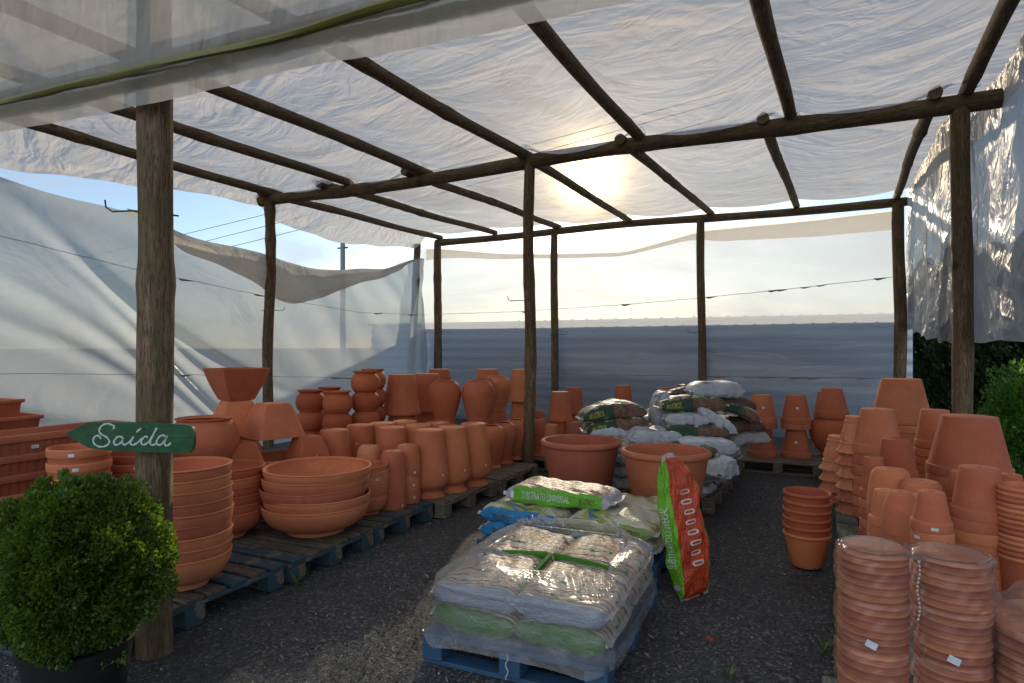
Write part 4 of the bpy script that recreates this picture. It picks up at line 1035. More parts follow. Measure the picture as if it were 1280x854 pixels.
rr('r7','clay_pot','small upside-down pot','in the little stack right of the domed one',1138,3.46,z_at(617,3.46),.20,.055,CLAY_P)
rr('r7','clay_pot','small upside-down pot','in the lowest little stack beside the stickered one',1148,3.30,z_at(625,3.30),.20,.055)
rr('r5','clay_pot','flat topped upside-down pot','in the stack behind the stickered one',1152,3.66,z_at(601,3.66),.27,.10)
b=rr('r11','clay_pot','stickered upside-down pot','in the front stack above the wrapped saucers',1165,2.98,z_at(614.5,2.98),.185,.05)
sticker(b[-1],.089,.026,.15,0,.030,.014); sticker(b[-2],.089,.026,-.75,0,.03,.014)
rr('r14','clay_pot','tapered upside-down pot','in the stack left of the tall front right one',1204,3.78,z_at(589,3.78),.215,.056)
rr('r4','clay_pot','tapered upside-down pot','in the tall front right stack',1223,3.34,z_at(597,3.34),.215,.055)
rr('r15','clay_pot','huge upside-down pot','in the great stack at the right',1211,4.72,z_at(520,4.72),.44,.075,group='huge upside-down pots')
rr('r15','clay_pot','huge upside-down pot','in the great rear stack of the right row',1127,6.35,z_at(473.5,6.35),.44,.075,group='huge upside-down pots')
rr('r17','clay_pot','mid-sized upside-down pot','in the stack between the two great ones',1168,5.45,z_at(512,5.45),.33,.07)
rr('r17','clay_pot','mid-sized upside-down pot','in the stack tucked left of the nearer great one',1186,5.05-.0,z_at(528,5.05),.33,.07) if False else None
x,y=at_t(1283,3.18); nst=14
stack('nest','clay_pot','nested upright pot','in the tight stack at the right edge','pot',x,y,14,.0265,z=PT,mat=CLAY,group='upright pots nested at the right edge',jit=.003,tilt=.004)
x,y=at_t(1262,3.62); rr('r11','clay_pot','upside-down pot','behind the nested upright stack',1262,3.66,z_at(597,3.66),.165,.05)

# --- wrapped saucers
def saucer_pile(px,t,n,desc):
    x,y=at_t(px,t); out=stack('saucer','clay_saucer','saucer',desc,'saucer',x,y,n,.0262,z=PT,mat=CLAY,group='saucers piled under clear film',jit=.004,tilt=.008); return x,y,PT+(n-1)*.0262+.025
ax_,ay_,az_=saucer_pile(1091,2.42,21,'in the left film wrapped saucer pile')
bx_,by_,bz_=saucer_pile(1190,2.335,21,'in the right film wrapped saucer pile')
def peanut_film():
    A=np.array([ax_,ay_]); B=np.array([bx_,by_]); C=(A+B)/2; R0=.121+.003
    th=np.linspace(0,2*PI,181)[:-1]; rad=[]
    for a in th:
        d=np.array([math.cos(a),math.sin(a)]); best=0
        for Q in (A,B):
            o=Q-C; b_=d@o; disc=R0**2-(o@o-b_*b_)
            if disc>0: best=max(best,b_+math.sqrt(disc))
        rad.append(best)
    rad=np.array(rad)
    u=(B-A)/np.linalg.norm(B-A); perp=np.abs(np.cos(th)*(-u[1])+np.sin(th)*u[0])
    waist=.075/np.maximum(perp,.3); rad=np.maximum(rad,np.where(perp>.55,waist,0))
    rad=np.convolve(np.concatenate([rad[-3:],rad,rad[:3]]),np.ones(7)/7,'valid')
    rad=rad+.002
    rows=[]
    ztop=az_; H_=ztop-.13
    for v in np.linspace(0,1,70):
        z=.13+H_*v; tier=(v*3)%1
        pinch=-.010*math.exp(-((tier-0)/.05)**2)-.010*math.exp(-((tier-1)/.05)**2)
        rr_=rad+.006+pinch*1.0+.004*np.sin(th*9+v*20)+.0025*np.sin(th*23-v*44)
        if v>.97: rr_=rr_-.010*(v-.97)/.03
        rows.append(np.stack([C[0]+rr_*np.cos(th),C[1]+rr_*np.sin(th),np.full_like(th,z)],-1))
    for s in np.linspace(.97,.03,22):
        x=C[0]+rad*s*np.cos(th); y=C[1]+rad*s*np.sin(th)
        dA=np.hypot(x-A[0],y-A[1]); dB=np.hypot(x-B[0],y-B[1]); dd=np.minimum(dA,dB)
        z=ztop+.005-np.clip((dd-.100)*.55,0,.03)-np.clip((dd-.125)*.6,0,.05)
        rows.append(np.stack([x,y,z],-1))
    P_=np.stack(rows,1)
    o=link('shrink_film',grid_mesh('pf',P_,close_u=True),FILM2)
    tag(o,'clear crinkled film wrapped round the two saucer piles','plastic film')
    for (Q,off,zz_) in ((A,-.03,.36),(B,.05,.345)):
        ang=math.atan2(-Q[1],-Q[0])+off; r_=.137
        mb=MB(); V=[]
        for j in(0,1):
            for i in range(4):
                uu=(i/3-.5)*.038; vv=(j-.5)*.026; u2=uu*math.cos(-.35)-vv*math.sin(-.35); v2=uu*math.sin(-.35)+vv*math.cos(-.35)
                aa=ang+u2/r_; V.append((Q[0]+r_*math.cos(aa),Q[1]+r_*math.sin(aa),zz_+v2))
        mb.add(V,[(i,i+1,5+i,4+i) for i in range(3)]); link('price_sticker',mb.mesh('ps'),STK,o)
    # cord down the gap
    n_=np.array([-(-(B-A)[1]),-(B-A)[0]]); n_=n_/np.linalg.norm(n_)
    if n_@C>0: n_=-n_
    q=C+n_*.092
    T=NT('twisted_cord'); x_=sep(T,T.coord('Object')); c=T.mix(T.math('GREATER_THAN',T.math('SINE',T.math('MULTIPLY',x_[2],420)),0),(.6,.56,.5),(.30,.12,.06))
    cm_=T.done(T.bsdf(c,.8))
    mb=MB(); mb.tube([(q[0]+.004*math.sin(k),q[1],az_-.02-k*.022) for k in range(11)],.0035,6)
    tag(link('twisted_cord',mb.mesh('cord'),cm_),'twisted two tone cord hanging between the wrapped saucer piles','cord')
peanut_film()
cx3,cy3=at_t(1335,2.25)
stack('saucerL','clay_saucer','wide saucer','in the low wide pile cut off by the right edge','saucer',cx3,cy3,9,.036,z=PT,mat=CLAY_P,group='wide saucers at the right edge',jit=.004,tilt=.006)
th=np.linspace(0,2*PI,121)[:-1]; rows=[]
for v in np.linspace(0,1,16):
    r_=.256+.006*np.sin(th*11+v*9)+.004*np.sin(th*23); rows.append(np.stack([cx3+r_*np.cos(th),cy3+r_*np.sin(th),np.full_like(th,.25+.225*v)],-1))
for s in np.linspace(.95,.02,14):
    r_=.256*s; z=.480+.012*np.sin(th*7+s*9)*s+.006*np.sin(th*17)*s+.075*np.exp(-(((r_*np.cos(th)+.10)/.05)**2+((r_*np.sin(th)-.14)/.05)**2))
    rows.append(np.stack([cx3+r_*np.cos(th),cy3+r_*np.sin(th),z],-1))
tag(link('shrink_film',grid_mesh('sf',np.stack(rows,1),close_u=True),FILM2),'loose knotted film over the wide saucer pile at the right edge','plastic film')

# ------------------------------------------------------------------ bags
def bag_surface(L,W_,T_,seed,bend=0,crump=1.0,e=.52,taper=None):
    ph=np.random.RandomState(seed).rand(12)*6.28
    def S(u,v):
        """u -1..1 along, v 0..1 round; vectorised"""
        th=v*2*PI; au=np.abs(u)
        body=np.clip(au/.94,0,1)
        s=(1-body**5.0)**.55; s=np.where(au>=.94,0,s)
        c=np.cos(th); d=np.sin(th)
        y=W_/2*np.sign(c)*np.abs(c)**e*(.90+.10*(1-body**3)+.03*np.clip((au-.9)*10,0,1)*1.0)
        z=T_/2*np.sign(d)*np.abs(d)**e*(s*.97)+.003*np.sign(d)
        x=L/2*u*(1-.02*np.cos(th*2))
        k=crump*(.25+.75*s)
        end=np.clip((au-.45)/.5,0,1)
        n=.007*np.sin(7*u+3*c+ph[0])*np.cos(4*d+ph[1])+.004*np.sin(17*u+6*c+ph[2])+.0030*np.sin(31*c+ph[3]+3*u)*end+.0022*np.sin(23*u+19*c+ph[4])+.0020*np.sin(47*c-9*u+ph[5])*end
        z=z*(1+.10*np.sin(3*u+ph[6])+.07*np.sin(5*c+2*u+ph[7]))+n*k*np.sign(d)*(np.abs(d)**.4)
        y=y+n*k*.8*np.sign(c)*(np.abs(c)**.4)
        z=z+.006*np.sin(9*c+ph[8]+2*u)*np.clip((au-.88)*9,0,1)-bend*u*u+.012*np.sin(2.2*u+ph[9])*.5
        if taper is not None:
            k2=np.clip((u-.45)/.55,0,1)**1.5; y=y*(1-k2*(1-taper[0]))+taper[1]*k2
        return np.stack([x,y,z],-1)
    return S
def bag_mesh(S,nu=56,nv=72):
    u=np.concatenate([np.linspace(-1,-.945,4),np.linspace(-.935,.935,nu),np.linspace(.945,1,4)]); v=np.linspace(0,1,nv+1)[:-1]
    V_,U_=np.meshgrid(v,u,indexing='ij')
    P_=S(U_,V_); me=grid_mesh('bag',P_,close_u=True)
    uvl=me.uv_layers.new(name='UVMap'); li=np.empty(len(me.loops),np.int32); me.loops.foreach_get('vertex_index',li)
    vi=li//len(u); ui=li%len(u)
    vv=vi/nv; 
    # fix seam: loops of last column quads
    poly=li.reshape(-1,4); pv=vi.reshape(-1,4).astype(float)/nv
    wrap=(pv.max(1)-pv.min(1))>.5; pv[wrap]=np.where(pv[wrap]<.5,pv[wrap]+1,pv[wrap])
    uv=np.stack([(u[ui]+1)/2,pv.reshape(-1)],-1).astype(np.float32); uvl.data.foreach_set('uv',uv.reshape(-1))
    return me
def mat_bag(name,top,side,bot,stripes=None,patch=None,end=None,rough=.46,sw=.105,wr=.6,side2=None):
    """v: 0 & .5 = long sides, .25 = top, .75 = bottom"""
    T=NT(name); uv=T.coord('UV'); x=sep(T,uv); v=x[1]; u=x[0]; ob=T.coord('Object'); oi=T.n('ObjectInfo')
    vf=T.math('FRACT',v)
    ds=T.math('MINIMUM',T.math('MINIMUM',vf,T.math('SUBTRACT',1.0,vf)),T.math('ABSOLUTE',T.math('SUBTRACT',vf,.5)))
    isside=T.math('LESS_THAN',ds,sw)
    istop=T.math('LESS_THAN',vf,.5)
    ct=top
    if stripes:
        cols,f=stripes
        wv=T.math('ADD',T.math('MULTIPLY',vf,f),T.math('MULTIPLY',T.noise(ob,4,3,.6),1.1))
        ct=T.ramp(T.math('FRACT',wv),[(i/len(cols),c) for i,c in enumerate(cols)],'CONSTANT')
    if patch:
        pc,sc_,thr=patch
        off=T.n('VectorMath',operation='ADD'); T.l(ob,off.inputs[0]); T.l(oi.outputs['Location'],off.inputs[1])
        nz=T.noise(off.outputs[0],sc_,3,.6,.8)
        for i,c in enumerate(pc):
            ct=T.mix(T.ramp(nz,[(thr+i*.09,0.),(thr+i*.09+.015,1.)]),ct,c)
    sd_=side
    if side2:
        pn=T.noise(ob,16,4,.7)
        s2=T.ramp(pn,[(i/len(side2),c_) for i,c_ in enumerate(side2)],'CONSTANT')
        sd_=T.mix(T.ramp(T.math('ADD',u,T.math('MULTIPLY',T.noise(ob,5,2,.5),.15)),[(.55,0.),(.57,1.)]),side,s2)
        sd_=T.mix(T.ramp(T.noise(ob,11,3,.6),[(.60,0.),(.62,1.)]),sd_,(.05,.13,.03))
    c=T.mix(istop,bot,ct); c=T.mix(isside,c,sd_)
    if end is not None:
        c=T.mix(T.ramp(T.math('ABSOLUTE',T.math('SUBTRACT',u,.5)),[(.40,0.),(.415,1.)]),c,end)
    sl=T.ramp(T.math('ABSOLUTE',T.math('SUBTRACT',u,.5)),[(.466,0.),(.47,1.)]); c=T.mix(T.math('MULTIPLY',sl,.6),c,(.62,.62,.62))
    mp=T.n('Mapping'); T.l(ob,mp.inputs['Vector']); mp.inputs['Scale'].default_value=(1,2.6,2.6)
    w1=T.noise(mp.outputs[0],9,3,.55,1.3); w2=T.noise(ob,34,3,.6,.6)
    h=T.math('ADD',T.math('MULTIPLY',T.math('ABSOLUTE',T.math('SUBTRACT',w1,.5)),-2.4),T.math('MULTIPLY',w2,.35))
    return T.done(T.bsdf(c,rough,T.bump(h,wr,.02),spec=.42))
CR=(.50,.40,.29); BR=(.16,.075,.035); WH=(.60,.61,.62)
B_STR=mat_bag('striped_bag_print',CR,(.07,.18,.02),(.45,.42,.38),stripes=([(.52,.42,.30),(.50,.38,.25),(.24,.04,.02),(.54,.45,.33),(.52,.40,.28),(.46,.46,.44),(.10,.035,.02),(.53,.42,.30),(.50,.26,.12),(.52,.44,.33),(.05,.12,.03),(.55,.46,.35)],9))
B_STR2=mat_bag('striped_bag_print_grey_side',CR,(.22,.26,.31),(.45,.42,.38),stripes=([(.52,.42,.30),(.50,.38,.25),(.24,.04,.02),(.54,.45,.33),(.52,.40,.28),(.46,.46,.44),(.10,.035,.02),(.53,.42,.30),(.50,.26,.12),(.52,.44,.33),(.05,.12,.03),(.55,.46,.35)],9))
B_GOLD=mat_bag('brown_and_green_bag_print',(.36,.24,.15),(.13,.42,.03),(.30,.2,.12),patch=([(.48,.36,.24),(.25,.14,.08)],6,.5),end=(.40,.38,.44))
B_OLV=mat_bag('olive_and_blue_bag_print',(.55,.53,.40),(.22,.30,.10),(.5,.5,.5),patch=([(.33,.36,.08),(.06,.18,.36),(.30,.08,.04)],3.2,.56),sw=.09)
B_BLU=mat_bag('blue_side_bag_print',(.55,.53,.40),(.02,.20,.42),(.5,.5,.5),patch=([(.33,.36,.08),(.06,.18,.36),(.42,.42,.42)],3.5,.5),sw=.11)
B_GRY=mat_bag('grey_white_bag_print',(.5,.5,.5),(.25,.28,.30),(.5,.5,.5),patch=([(.33,.36,.30),(.45,.45,.45)],3.5,.5))
B_WHT=mat_bag('white_bag_print',(.58,.60,.63),(.40,.44,.49),(.45,.48,.52),patch=([(.50,.52,.55),(.36,.40,.46),(.20,.24,.24)],5,.47))
B_WY=mat_bag('white_yellow_bag_print',(.52,.54,.56),(.45,.46,.46),(.5,.5,.5),patch=([(.36,.26,.08),(.10,.07,.05),(.5,.5,.5)],9,.52),end=(.50,.50,.52))
B_GRN=mat_bag('dark_green_bark_bag_print',(.42,.42,.36),(.018,.055,.030),(.40,.36,.30),patch=([(.12,.07,.045),(.03,.08,.03),(.35,.28,.20)],9,.46),side2=[(.05,.025,.02),(.05,.025,.02),(.05,.025,.02),(.12,.06,.045),(.19,.10,.07),(.08,.04,.03),(.25,.18,.13),(.10,.05,.04)])
B_BRK=mat_bag('bark_photo_bag_print',(.12,.07,.045),(.13,.065,.045),(.40,.36,.30),patch=([(.04,.07,.03),(.25,.18,.12),(.45,.42,.38)],13,.47),side2=[(.07,.035,.03),(.07,.035,.03),(.07,.035,.03),(.14,.07,.05),(.03,.06,.03),(.2,.1,.07),(.10,.05,.04)])
B_RED=mat_bag('red_and_green_bag_print',(.56,.070,.02),(.15,.42,.02),(.25,.17,.10),patch=([(.42,.04,.015),(.62,.16,.08)],7,.55),wr=.8,rough=.34,sw=.115)
LET_W=mat_plain('white_print',(.72,.75,.70),.35); LET_Y=mat_plain('yellow_print',(.55,.50,.05),.35); LET_D=mat_plain('brown_print',(.16,.05,.02),.4); LET_G=mat_plain('grey_print',(.45,.47,.45),.4)
ICON=mat_plain('pale_round_print',(.70,.62,.55),.35); ICON_IN=mat_plain('dark_icon_print',(.35,.05,.02),.4)
_tx={}
def text_pts(s):
    if s in _tx: return _tx[s]
    cu=bpy.data.curves.new('t','FONT'); cu.body=s; cu.size=1; cu.resolution_u=2; cu.align_x='CENTER'; cu.align_y='CENTER'
    o=bpy.data.objects.new('t',cu); COL.objects.link(o); dg=bpy.context.evaluated_depsgraph_get()
    me=bpy.data.meshes.new_from_object(o.evaluated_get(dg))
    vs=[(v.co.x,v.co.y) for v in me.vertices]; fs=[tuple(p.vertices) for p in me.polygons]
    bpy.data.objects.remove(o); bpy.data.curves.remove(cu); bpy.data.meshes.remove(me)
    _tx[s]=(vs,fs); return _tx[s]
def sv_flip(vc,sv):
    return (sv>0) if abs(vc-.5)<.1 else (sv<0)
def on_bag(bag,S,s,uc,vc,height,du,dv,mat,up=(0,0,1),out=.003,name='lettering',zk=None):
    """text s laid on the bag at (uc,vc); letter tops point along world vector up, never mirrored"""
    Rm=bag.rotation_euler.to_matrix(); one=lambda u,v: Vector(S(np.array([u]),np.array([v]))[0])
    p0=one(uc,vc); tu=one(uc+.01,vc)-p0; tv=one(uc,vc+.01)-p0
    nrm=tu.cross(tv); 
    if nrm.dot(Vector((0,p0.y,p0.z)))<0: nrm=-nrm
    upl=Rm.transposed()@Vector(up)
    along_u=abs(upl.dot(tu.normalized()))<abs(upl.dot(tv.normalized()))
    sv=1 if upl.dot(tv)>0 else -1
    su=1 if tu.cross(tv*sv).dot(nrm)>0 else -1
    vs,fs=text_pts(s); a=np.array(vs)
    U_=uc+su*a[:,0]*du
    if zk:   # letters across a rounded side: even height over the bulge
        zf=np.clip(zk[0]+a[:,1]*zk[1],-.97,.97); q=np.arcsin(np.sign(zf)*np.abs(zf)**(1/.52))/(2*PI)
        V_=lambda z:0
        V_=(.5-q*1.0) if abs(vc-.5)<.1 else q
        if sv_flip(vc,sv): V_=(.5+q) if abs(vc-.5)<.1 else -q
    else: V_=vc+sv*a[:,1]*dv
    P_=S(U_,V_); N_=np.cross(S(U_+.004,V_)-P_,S(U_,V_+.002)-P_); N_/=np.linalg.norm(N_,axis=1)[:,None]+1e-9
    n0=np.array(nrm.normalized()); sg=np.sign((N_*n0).sum(1)); sg[sg==0]=1
    P_=P_+N_*sg[:,None]*out
    mb=MB(); mb.add([tuple(p) for p in P_],fs); return link(name,mb.mesh(name,None),mat,bag)
def disc_on_bag(bag,S,uc,vc,ru,rv,mat,out,name,inner=0,flat=1.0,side=0):
    n=20; V=[];F=[]
    ang=np.arange(n)/n*2*PI
    if inner:
        U_=np.concatenate([uc+ru*np.cos(ang),uc+ru*inner*np.cos(ang)]); W_=np.concatenate([vc+rv*np.sin(ang),vc+rv*inner*np.sin(ang)])
        F=[(i,(i+1)%n,n+(i+1)%n,n+i) for i in range(n)]
    else:
        U_=uc+ru*np.cos(ang); W_=vc+rv*np.sin(ang); F=[tuple(range(n))]
    P_=S(U_,W_); P_=P_+(np.array([0,(.004 if math.cos(2*PI*vc)>0 else -.004),0]) if side else np.array([0,0,out])*np.sign(math.sin(2*PI*vc))); mb=MB(); mb.add([tuple(p) for p in P_],F); return link(name,mb.mesh(name,None),mat,bag)
_bagc=[0]
def bag(label,x,y,z,L,W_,T_,rz,mat,group,rx_=0,ry_=0,bend=0,seed=None,letter=None,crump=1.0,e=.52,cat='bag',name='soil_bag',taper=None):
    _bagc[0]+=1; sd=_bagc[0] if seed is None else seed
    S=bag_surface(L,W_,T_,sd,bend,crump,e,taper); me=bag_mesh(S)
    o=link(name,me,mat,loc=(x,y,z+T_/2)); o.rotation_euler=(rx_,ry_,rz); tag(o,label,cat,group); return o,S
# wrapped stack on the front pallet
G='soil bags under stretch film on the blue pallet'
r25=math.radians(2.5); cxp,cyp=-1.22,2.97
def loc_p(u,v): return (cxp+u*math.cos(r25)-v*math.sin(r25),cyp+u*math.sin(r25)+v*math.cos(r25))
wrap_bags=[]
for ly in range(2):
    for (u,v,d) in [(-.205,-.235,'front left'),(.205,-.235,'front right'),(-.205,.235,'back left'),(.205,.235,'back right')]:
        X_,Y_=loc_p(u,v)
        mat={0:B_STR,1:B_STR2}[ly]
        o,S=bag(f'striped soil bag, {"lower" if ly==0 else "upper"} layer {d}, under the torn stretch film',X_,Y_,PT+ly*.108+.001,.45,.52,.126,r25,mat,G,crump=.45,bend=.002,e=.36)
        wrap_bags.append(o)
# green edge strips between the upper bags (sealed seams standing up)
mb=MB(); mb.tube([(*loc_p(0,-.42),PT+.20),(*loc_p(0.005,-.2),PT+.238),(*loc_p(0.0,0),PT+.245)],[.008,.012,.014],8,wob=.4); 
mb2=[(*loc_p(.02,.005),PT+.245),(*loc_p(.2,.0),PT+.235),(*loc_p(.40,-.0),PT+.21)]; mb.tube(mb2,[.014,.011,.008],8,wob=.4)
mb.tube([(*loc_p(-.02,.005),PT+.245),(*loc_p(-.2,.0),PT+.235),(*loc_p(-.40,0),PT+.21)],[.014,.011,.008],8,wob=.4)
og=link('folded_seam',mb.mesh('seam'),mat_plain('green_bag_edge',(.06,.22,.02),.35),None); og.parent=wrap_bags[5]; og.matrix_parent_inverse=Matrix.Translation(wrap_bags[5].location).inverted() if False else (Matrix.Translation(wrap_bags[5].location)@wrap_bags[5].rotation_euler.to_matrix().to_4x4()).inverted()
def wrap_film():
    th=np.linspace(0,2*PI,301)[:-1]; c,s=np.cos(th),np.sin(th); e=.30
    sx=np.sign(c)*np.abs(c)**e; sy=np.sign(s)*np.abs(s)**e
    rows=[]; nrow=[]
    a,b=.445,.512
    def ring(sc_x,sc_y,z,ox=0,oy=0,amp=.004,q=0):
        n=amp*(np.sin(th*5+q*2)+.6*np.sin(th*9-q*3)+.25*np.sin(th*21+q*5))
        x=ox+(a*sc_x+n)*sx; y=oy+(b*sc_y+n)*sy
        X_=cxp+x*math.cos(r25)-y*math.sin(r25); Y_=cyp+x*math.sin(r25)+y*math.cos(r25)
        zz=z+0*th if not hasattr(z,'shape') else z
        return np.stack([X_,Y_,zz],-1)
    flare=1+.055*np.exp(-((np.mod(th-(-2.30),2*PI)-0)/.25)**2)
    corner=np.exp(-((th-3.93)/.22)**2)   # front-left corner pulled out to the pallet corner
    rows.append(ring(1.045+.02*corner,1.15+.01*corner,PT-.028+.03*corner+.010*np.sin(th*7),amp=.003))
    rows.append(ring(1.04,1.125,PT+.004,amp=.003))
    rows.append(ring(1.02,1.05+.02*corner,PT+.012+.01*corner,amp=.003))
    for k in range(1,14):
        f=k/13; bul=.028*math.sin(PI*((f*2)%1)); 
        rows.append(ring(1.0+bul*.6+.01,1.0+bul*.5+.01,PT+.03+.17*f,amp=.0022,q=k*.25))
    for k in range(1,8):
        f=k/7; rows.append(ring(1.02-.06*f**2,1.02-.06*f**2,PT+.20+.040*math.sin(f*PI/2),amp=.005,q=5+k*.3))
    hole_x,hole_y,oy=.72,.58,.07
    lump=np.sin(th*5+.4)*.5+np.sin(th*11+1)*.35+np.sin(th*23)*.2
    back=np.clip(np.sin(th),0,1)**1.2; left=np.clip(-np.cos(th),0,1)
    for k in range(1,15):
        f=k/14
        sxk=.96+(hole_x-.96)*f; syk=.96+(hole_y-.96)*f
        z=PT+.240+.012*np.sin(f*PI)+f**2*(.016*lump+.020)+.075*back*f**1.5+.012*np.sin(th*31+f*4)*f
        rows.append(ring(sxk,syk,z,oy=oy*f,amp=.003+.007*f,q=9+k*.16))
    for k in range(1,5):
        f=k/4; z=PT+.262+.016*lump+.075*back-.028*f+.012*np.sin(th*31+4)
        rows.append(ring(hole_x-.02*f+.03*math.sin(f*PI),hole_y-.02*f+.03*math.sin(f*PI),z,oy=oy,amp=.014,q=13+k*.3))
    P_=np.stack(rows,1)
    return grid_mesh('wf',P_,close_u=True)
wf=tag(link('stretch_film',wrap_film(),FILM),'torn clear stretch film draped over the striped soil bags','plastic film')
mb=MB(); 
q=loc_p(.0,-.53); mb.tube([(q[0]+.006*math.sin(k*1.3),q[1]-.02,.13-.012*k) for k in range(10)],.0022,5); link('loose_string',mb.mesh('ls'),mat_plain('white_string',(.6,.6,.6),.6),wf)
# second pallet stack
G='bags on the second blue pallet'
for ly in range(2):
    for k,(u,v,d) in enumerate([(-1.79,3.98,'left front'),(-1.17,3.98,'right front'),(-1.79,4.38,'left back'),(-1.17,4.38,'right back')]):
        m_={0:B_BLU,1:(B_BLU if k in(0,2) else B_OLV)}[ly]
        if ly==1 and k==0: m_=B_BLU
        o,S=bag(f'glossy olive and blue soil bag, {"lower" if ly==0 else "upper"} layer {d} of the second pallet',u,v,PT+ly*.105,.62,.43,.13,rnd.uniform(-.03,.03),m_,G,bend=.006,crump=1.1)
        if ly==1 and k==1: on_bag(o,S,'80 LITROS',.45,.49,1,.10,.055,LET_D,zk=(0,.62))
        if k==0: on_bag(o,S,'80 LITROS',-.35,.49,1,.10,.055,LET_D,zk=(0,.62))
o,S=bag('single brown and green universal substrate bag lying crosswise on top of the second pallet',-1.58,4.10,PT+.225,.80,.36,.135,math.atan2(SA,CA)-.42-.02,B_GOLD,None,seed=401,bend=.012,crump=.8,e=.45)
on_bag(o,S,'SUBSTRATO UNIVERSAL',-.18,.495,1,.082,.055,LET_W,zk=(.05,.75)); on_bag(o,S,'80 LITROS',.56,.495,1,.060,.045,LET_D,zk=(.0,.60))
disc_on_bag(o,S,-.82,.495,.035,.03,LET_W,.0,'round_logo',side=1)
# leaning bag
lx,ly_=at_t(870,3.66); TS=.035
o,S=bag('red and lime green universal substrate bag leaning upright against the second pallet',0,0,0,.84,.265,.115,0,B_RED,None,seed=77,crump=1.5,e=.40,bend=.0,taper=(.40,TS))
# local: x along length -> up ; front (v=.25,+z) red ; side v=.5 (-y) / v=0 (+y) green
nred=Vector((CA*.62-(-SA)*-.0,SA*.62,0))
yawr=math.atan2(-ly_,-lx_) if False else math.atan2(-ly_,-lx)+math.radians(50)   # direction the red face looks
zax=Vector((math.cos(yawr),math.sin(yawr),.16)).normalized()
xax=Vector((0,0,1)); xax=(xax-zax*xax.dot(zax)).normalized()
lean=-.06; yax=zax.cross(xax)
xax=(xax+yax*.035).normalized(); yax=zax.cross(xax).normalized()
R_=Matrix((xax,yax,zax)).transposed()
o.rotation_euler=R_.to_euler(); o.location=Vector((lx,ly_,0))+Vector((xax*.40))+Vector((0,0,.006))+zax*-.02
o['_']=0; del o['_']
vside=.0 if (yax.dot(Vector((-lx,-ly_,0)))>0) else .5
on_bag(o,S,'SUBSTRATO UNIVERSAL',-.12,vside+.0,1,.078,.055,LET_W,up=(-CA,-SA,0),zk=(0,.85))
disc_on_bag(o,S,-.80,vside+.004,.04,.03,LET_G,.0,'round_logo',side=1)
for k in range(8):
    uu=.46-k*.135
    disc_on_bag(o,S,uu,.25+(.0 if True else 0),.034,.011,ICON,.0045,'round_icon',inner=.45)
# bag heap at the back
G='bags heaped at the back'
def heap(y0,layers,tagname,seed0,z0=PT):
    r=random.Random(seed0)
    for ly in range(layers):
        for i,u in enumerate((-1.69,-1.10)):
            for j,v in enumerate((.18,.52,.84)):
                if i==0 and j==1: continue
                m_=r.choice([B_WY,B_WY,B_WHT,B_BRK,B_GRN]) if i==1 else r.choice([B_WHT,B_WY])
                bag(f'bag in the {tagname}, layer {ly+1} from below, {["left","right"][i]} side {["front","middle","rear"][j]}',u+r.uniform(-.03,.04),y0+v+r.uniform(-.02,.02),z0+ly*.108,.62,.36,.13,r.uniform(-.10,.10),m_,G,bend=.012,crump=1.3,rx_=r.uniform(-.04,.04))
heap(5.60,4,'front half of the heap',5); heap(6.68,5,'rear half of the heap',6)
zt=PT+4*.108
def hb(label,px,t,zc,L,W_,T_,rzc,mat,bend=.015,rx_=0,ry_=0,letters=None,crump=.8,fl=1):
    x,y=at_t(px,t); o,S=bag(label,x,y,zc-T_/2,L,W_,T_,YAW+rzc,mat,G,bend=bend,rx_=rx_,ry_=ry_,crump=crump)
    if letters: on_bag(o,S,letters[0],letters[1],.495,1,.095,.050,letters[3],zk=(.05,.95))
    return o
hb('white bag on the near left of the heap behind the left planter',763,6.12,z_at(543,6.12),.46,.36,.14,.0,B_WHT)
hb('white bag on the near middle of the heap between the planters',818,5.86,z_at(545,5.86),.50,.38,.15,-.02,B_WHT)
hb('white bag on the near right of the heap above the right planter',880,5.66,z_at(556,5.66),.52,.38,.15,.05,B_WHT)
hb('upper dark green bark bag with pale top at the left of the heap',764,6.25,z_at(513,6.25),.68,.38,.16,.06,B_GRN,.045,letters=('80 LITROS',-.55,.975,LET_Y),ry_=-.08)
hb('lower dark green bark bag with yellow lettering at the left of the heap',768,6.20,z_at(530,6.20),.66,.38,.15,.03,B_GRN,.03,letters=('80 LITROS',-.55,.975,LET_Y),ry_=-.10)
hb('grey bag standing on end in the middle of the heap',823,6.35,z_at(513,6.35),.42,.30,.13,.1,B_WHT,.0,ry_=-1.35)
hb('blue grey folded bag top behind the standing bag',846,6.75,z_at(492,6.75),.34,.25,.10,.1,B_GRN,.0,ry_=-.5)
hb('white rolled bag under the dark green one, heap centre',856,5.95,z_at(524,5.95),.40,.34,.12,.0,B_WHT,.004)
hb('bark print bag under the white rolled bag',866,5.90,z_at(537,5.90),.62,.38,.13,.02,B_GRN,.01)
hb('dark green bag with yellow lettering sticking out above the white rolled bag',862,6.10,z_at(505,6.10),.66,.38,.15,-.02,B_GRN,.01,letters=('80 LITROS',-.60,.975,LET_Y),ry_=-.05)
hb('topmost bag of the heap with white side and dark green top',892,6.30,z_at(487,6.30),.52,.38,.17,-.02,B_WHT,.01)
hb('white bag slipping down diagonally at the right of the heap',894,5.95,z_at(525,5.95),.42,.30,.10,-.1,B_WHT,.0,ry_=.60)
hb('dark crumpled bag end hanging over the right side of the heap',924,6.25,z_at(512,6.25),.40,.34,.11,-.1,B_GRN,.05,ry_=.35)
hb('bark print bag at the right shoulder of the heap',912,6.45,z_at(503,6.45),.46,.36,.14,.3,B_BRK,.03,ry_=.1)
hb('mottled bag low on the right shoulder of the heap',921,6.4,z_at(530,6.4),.5,.36,.15,.5,B_BRK,.03)
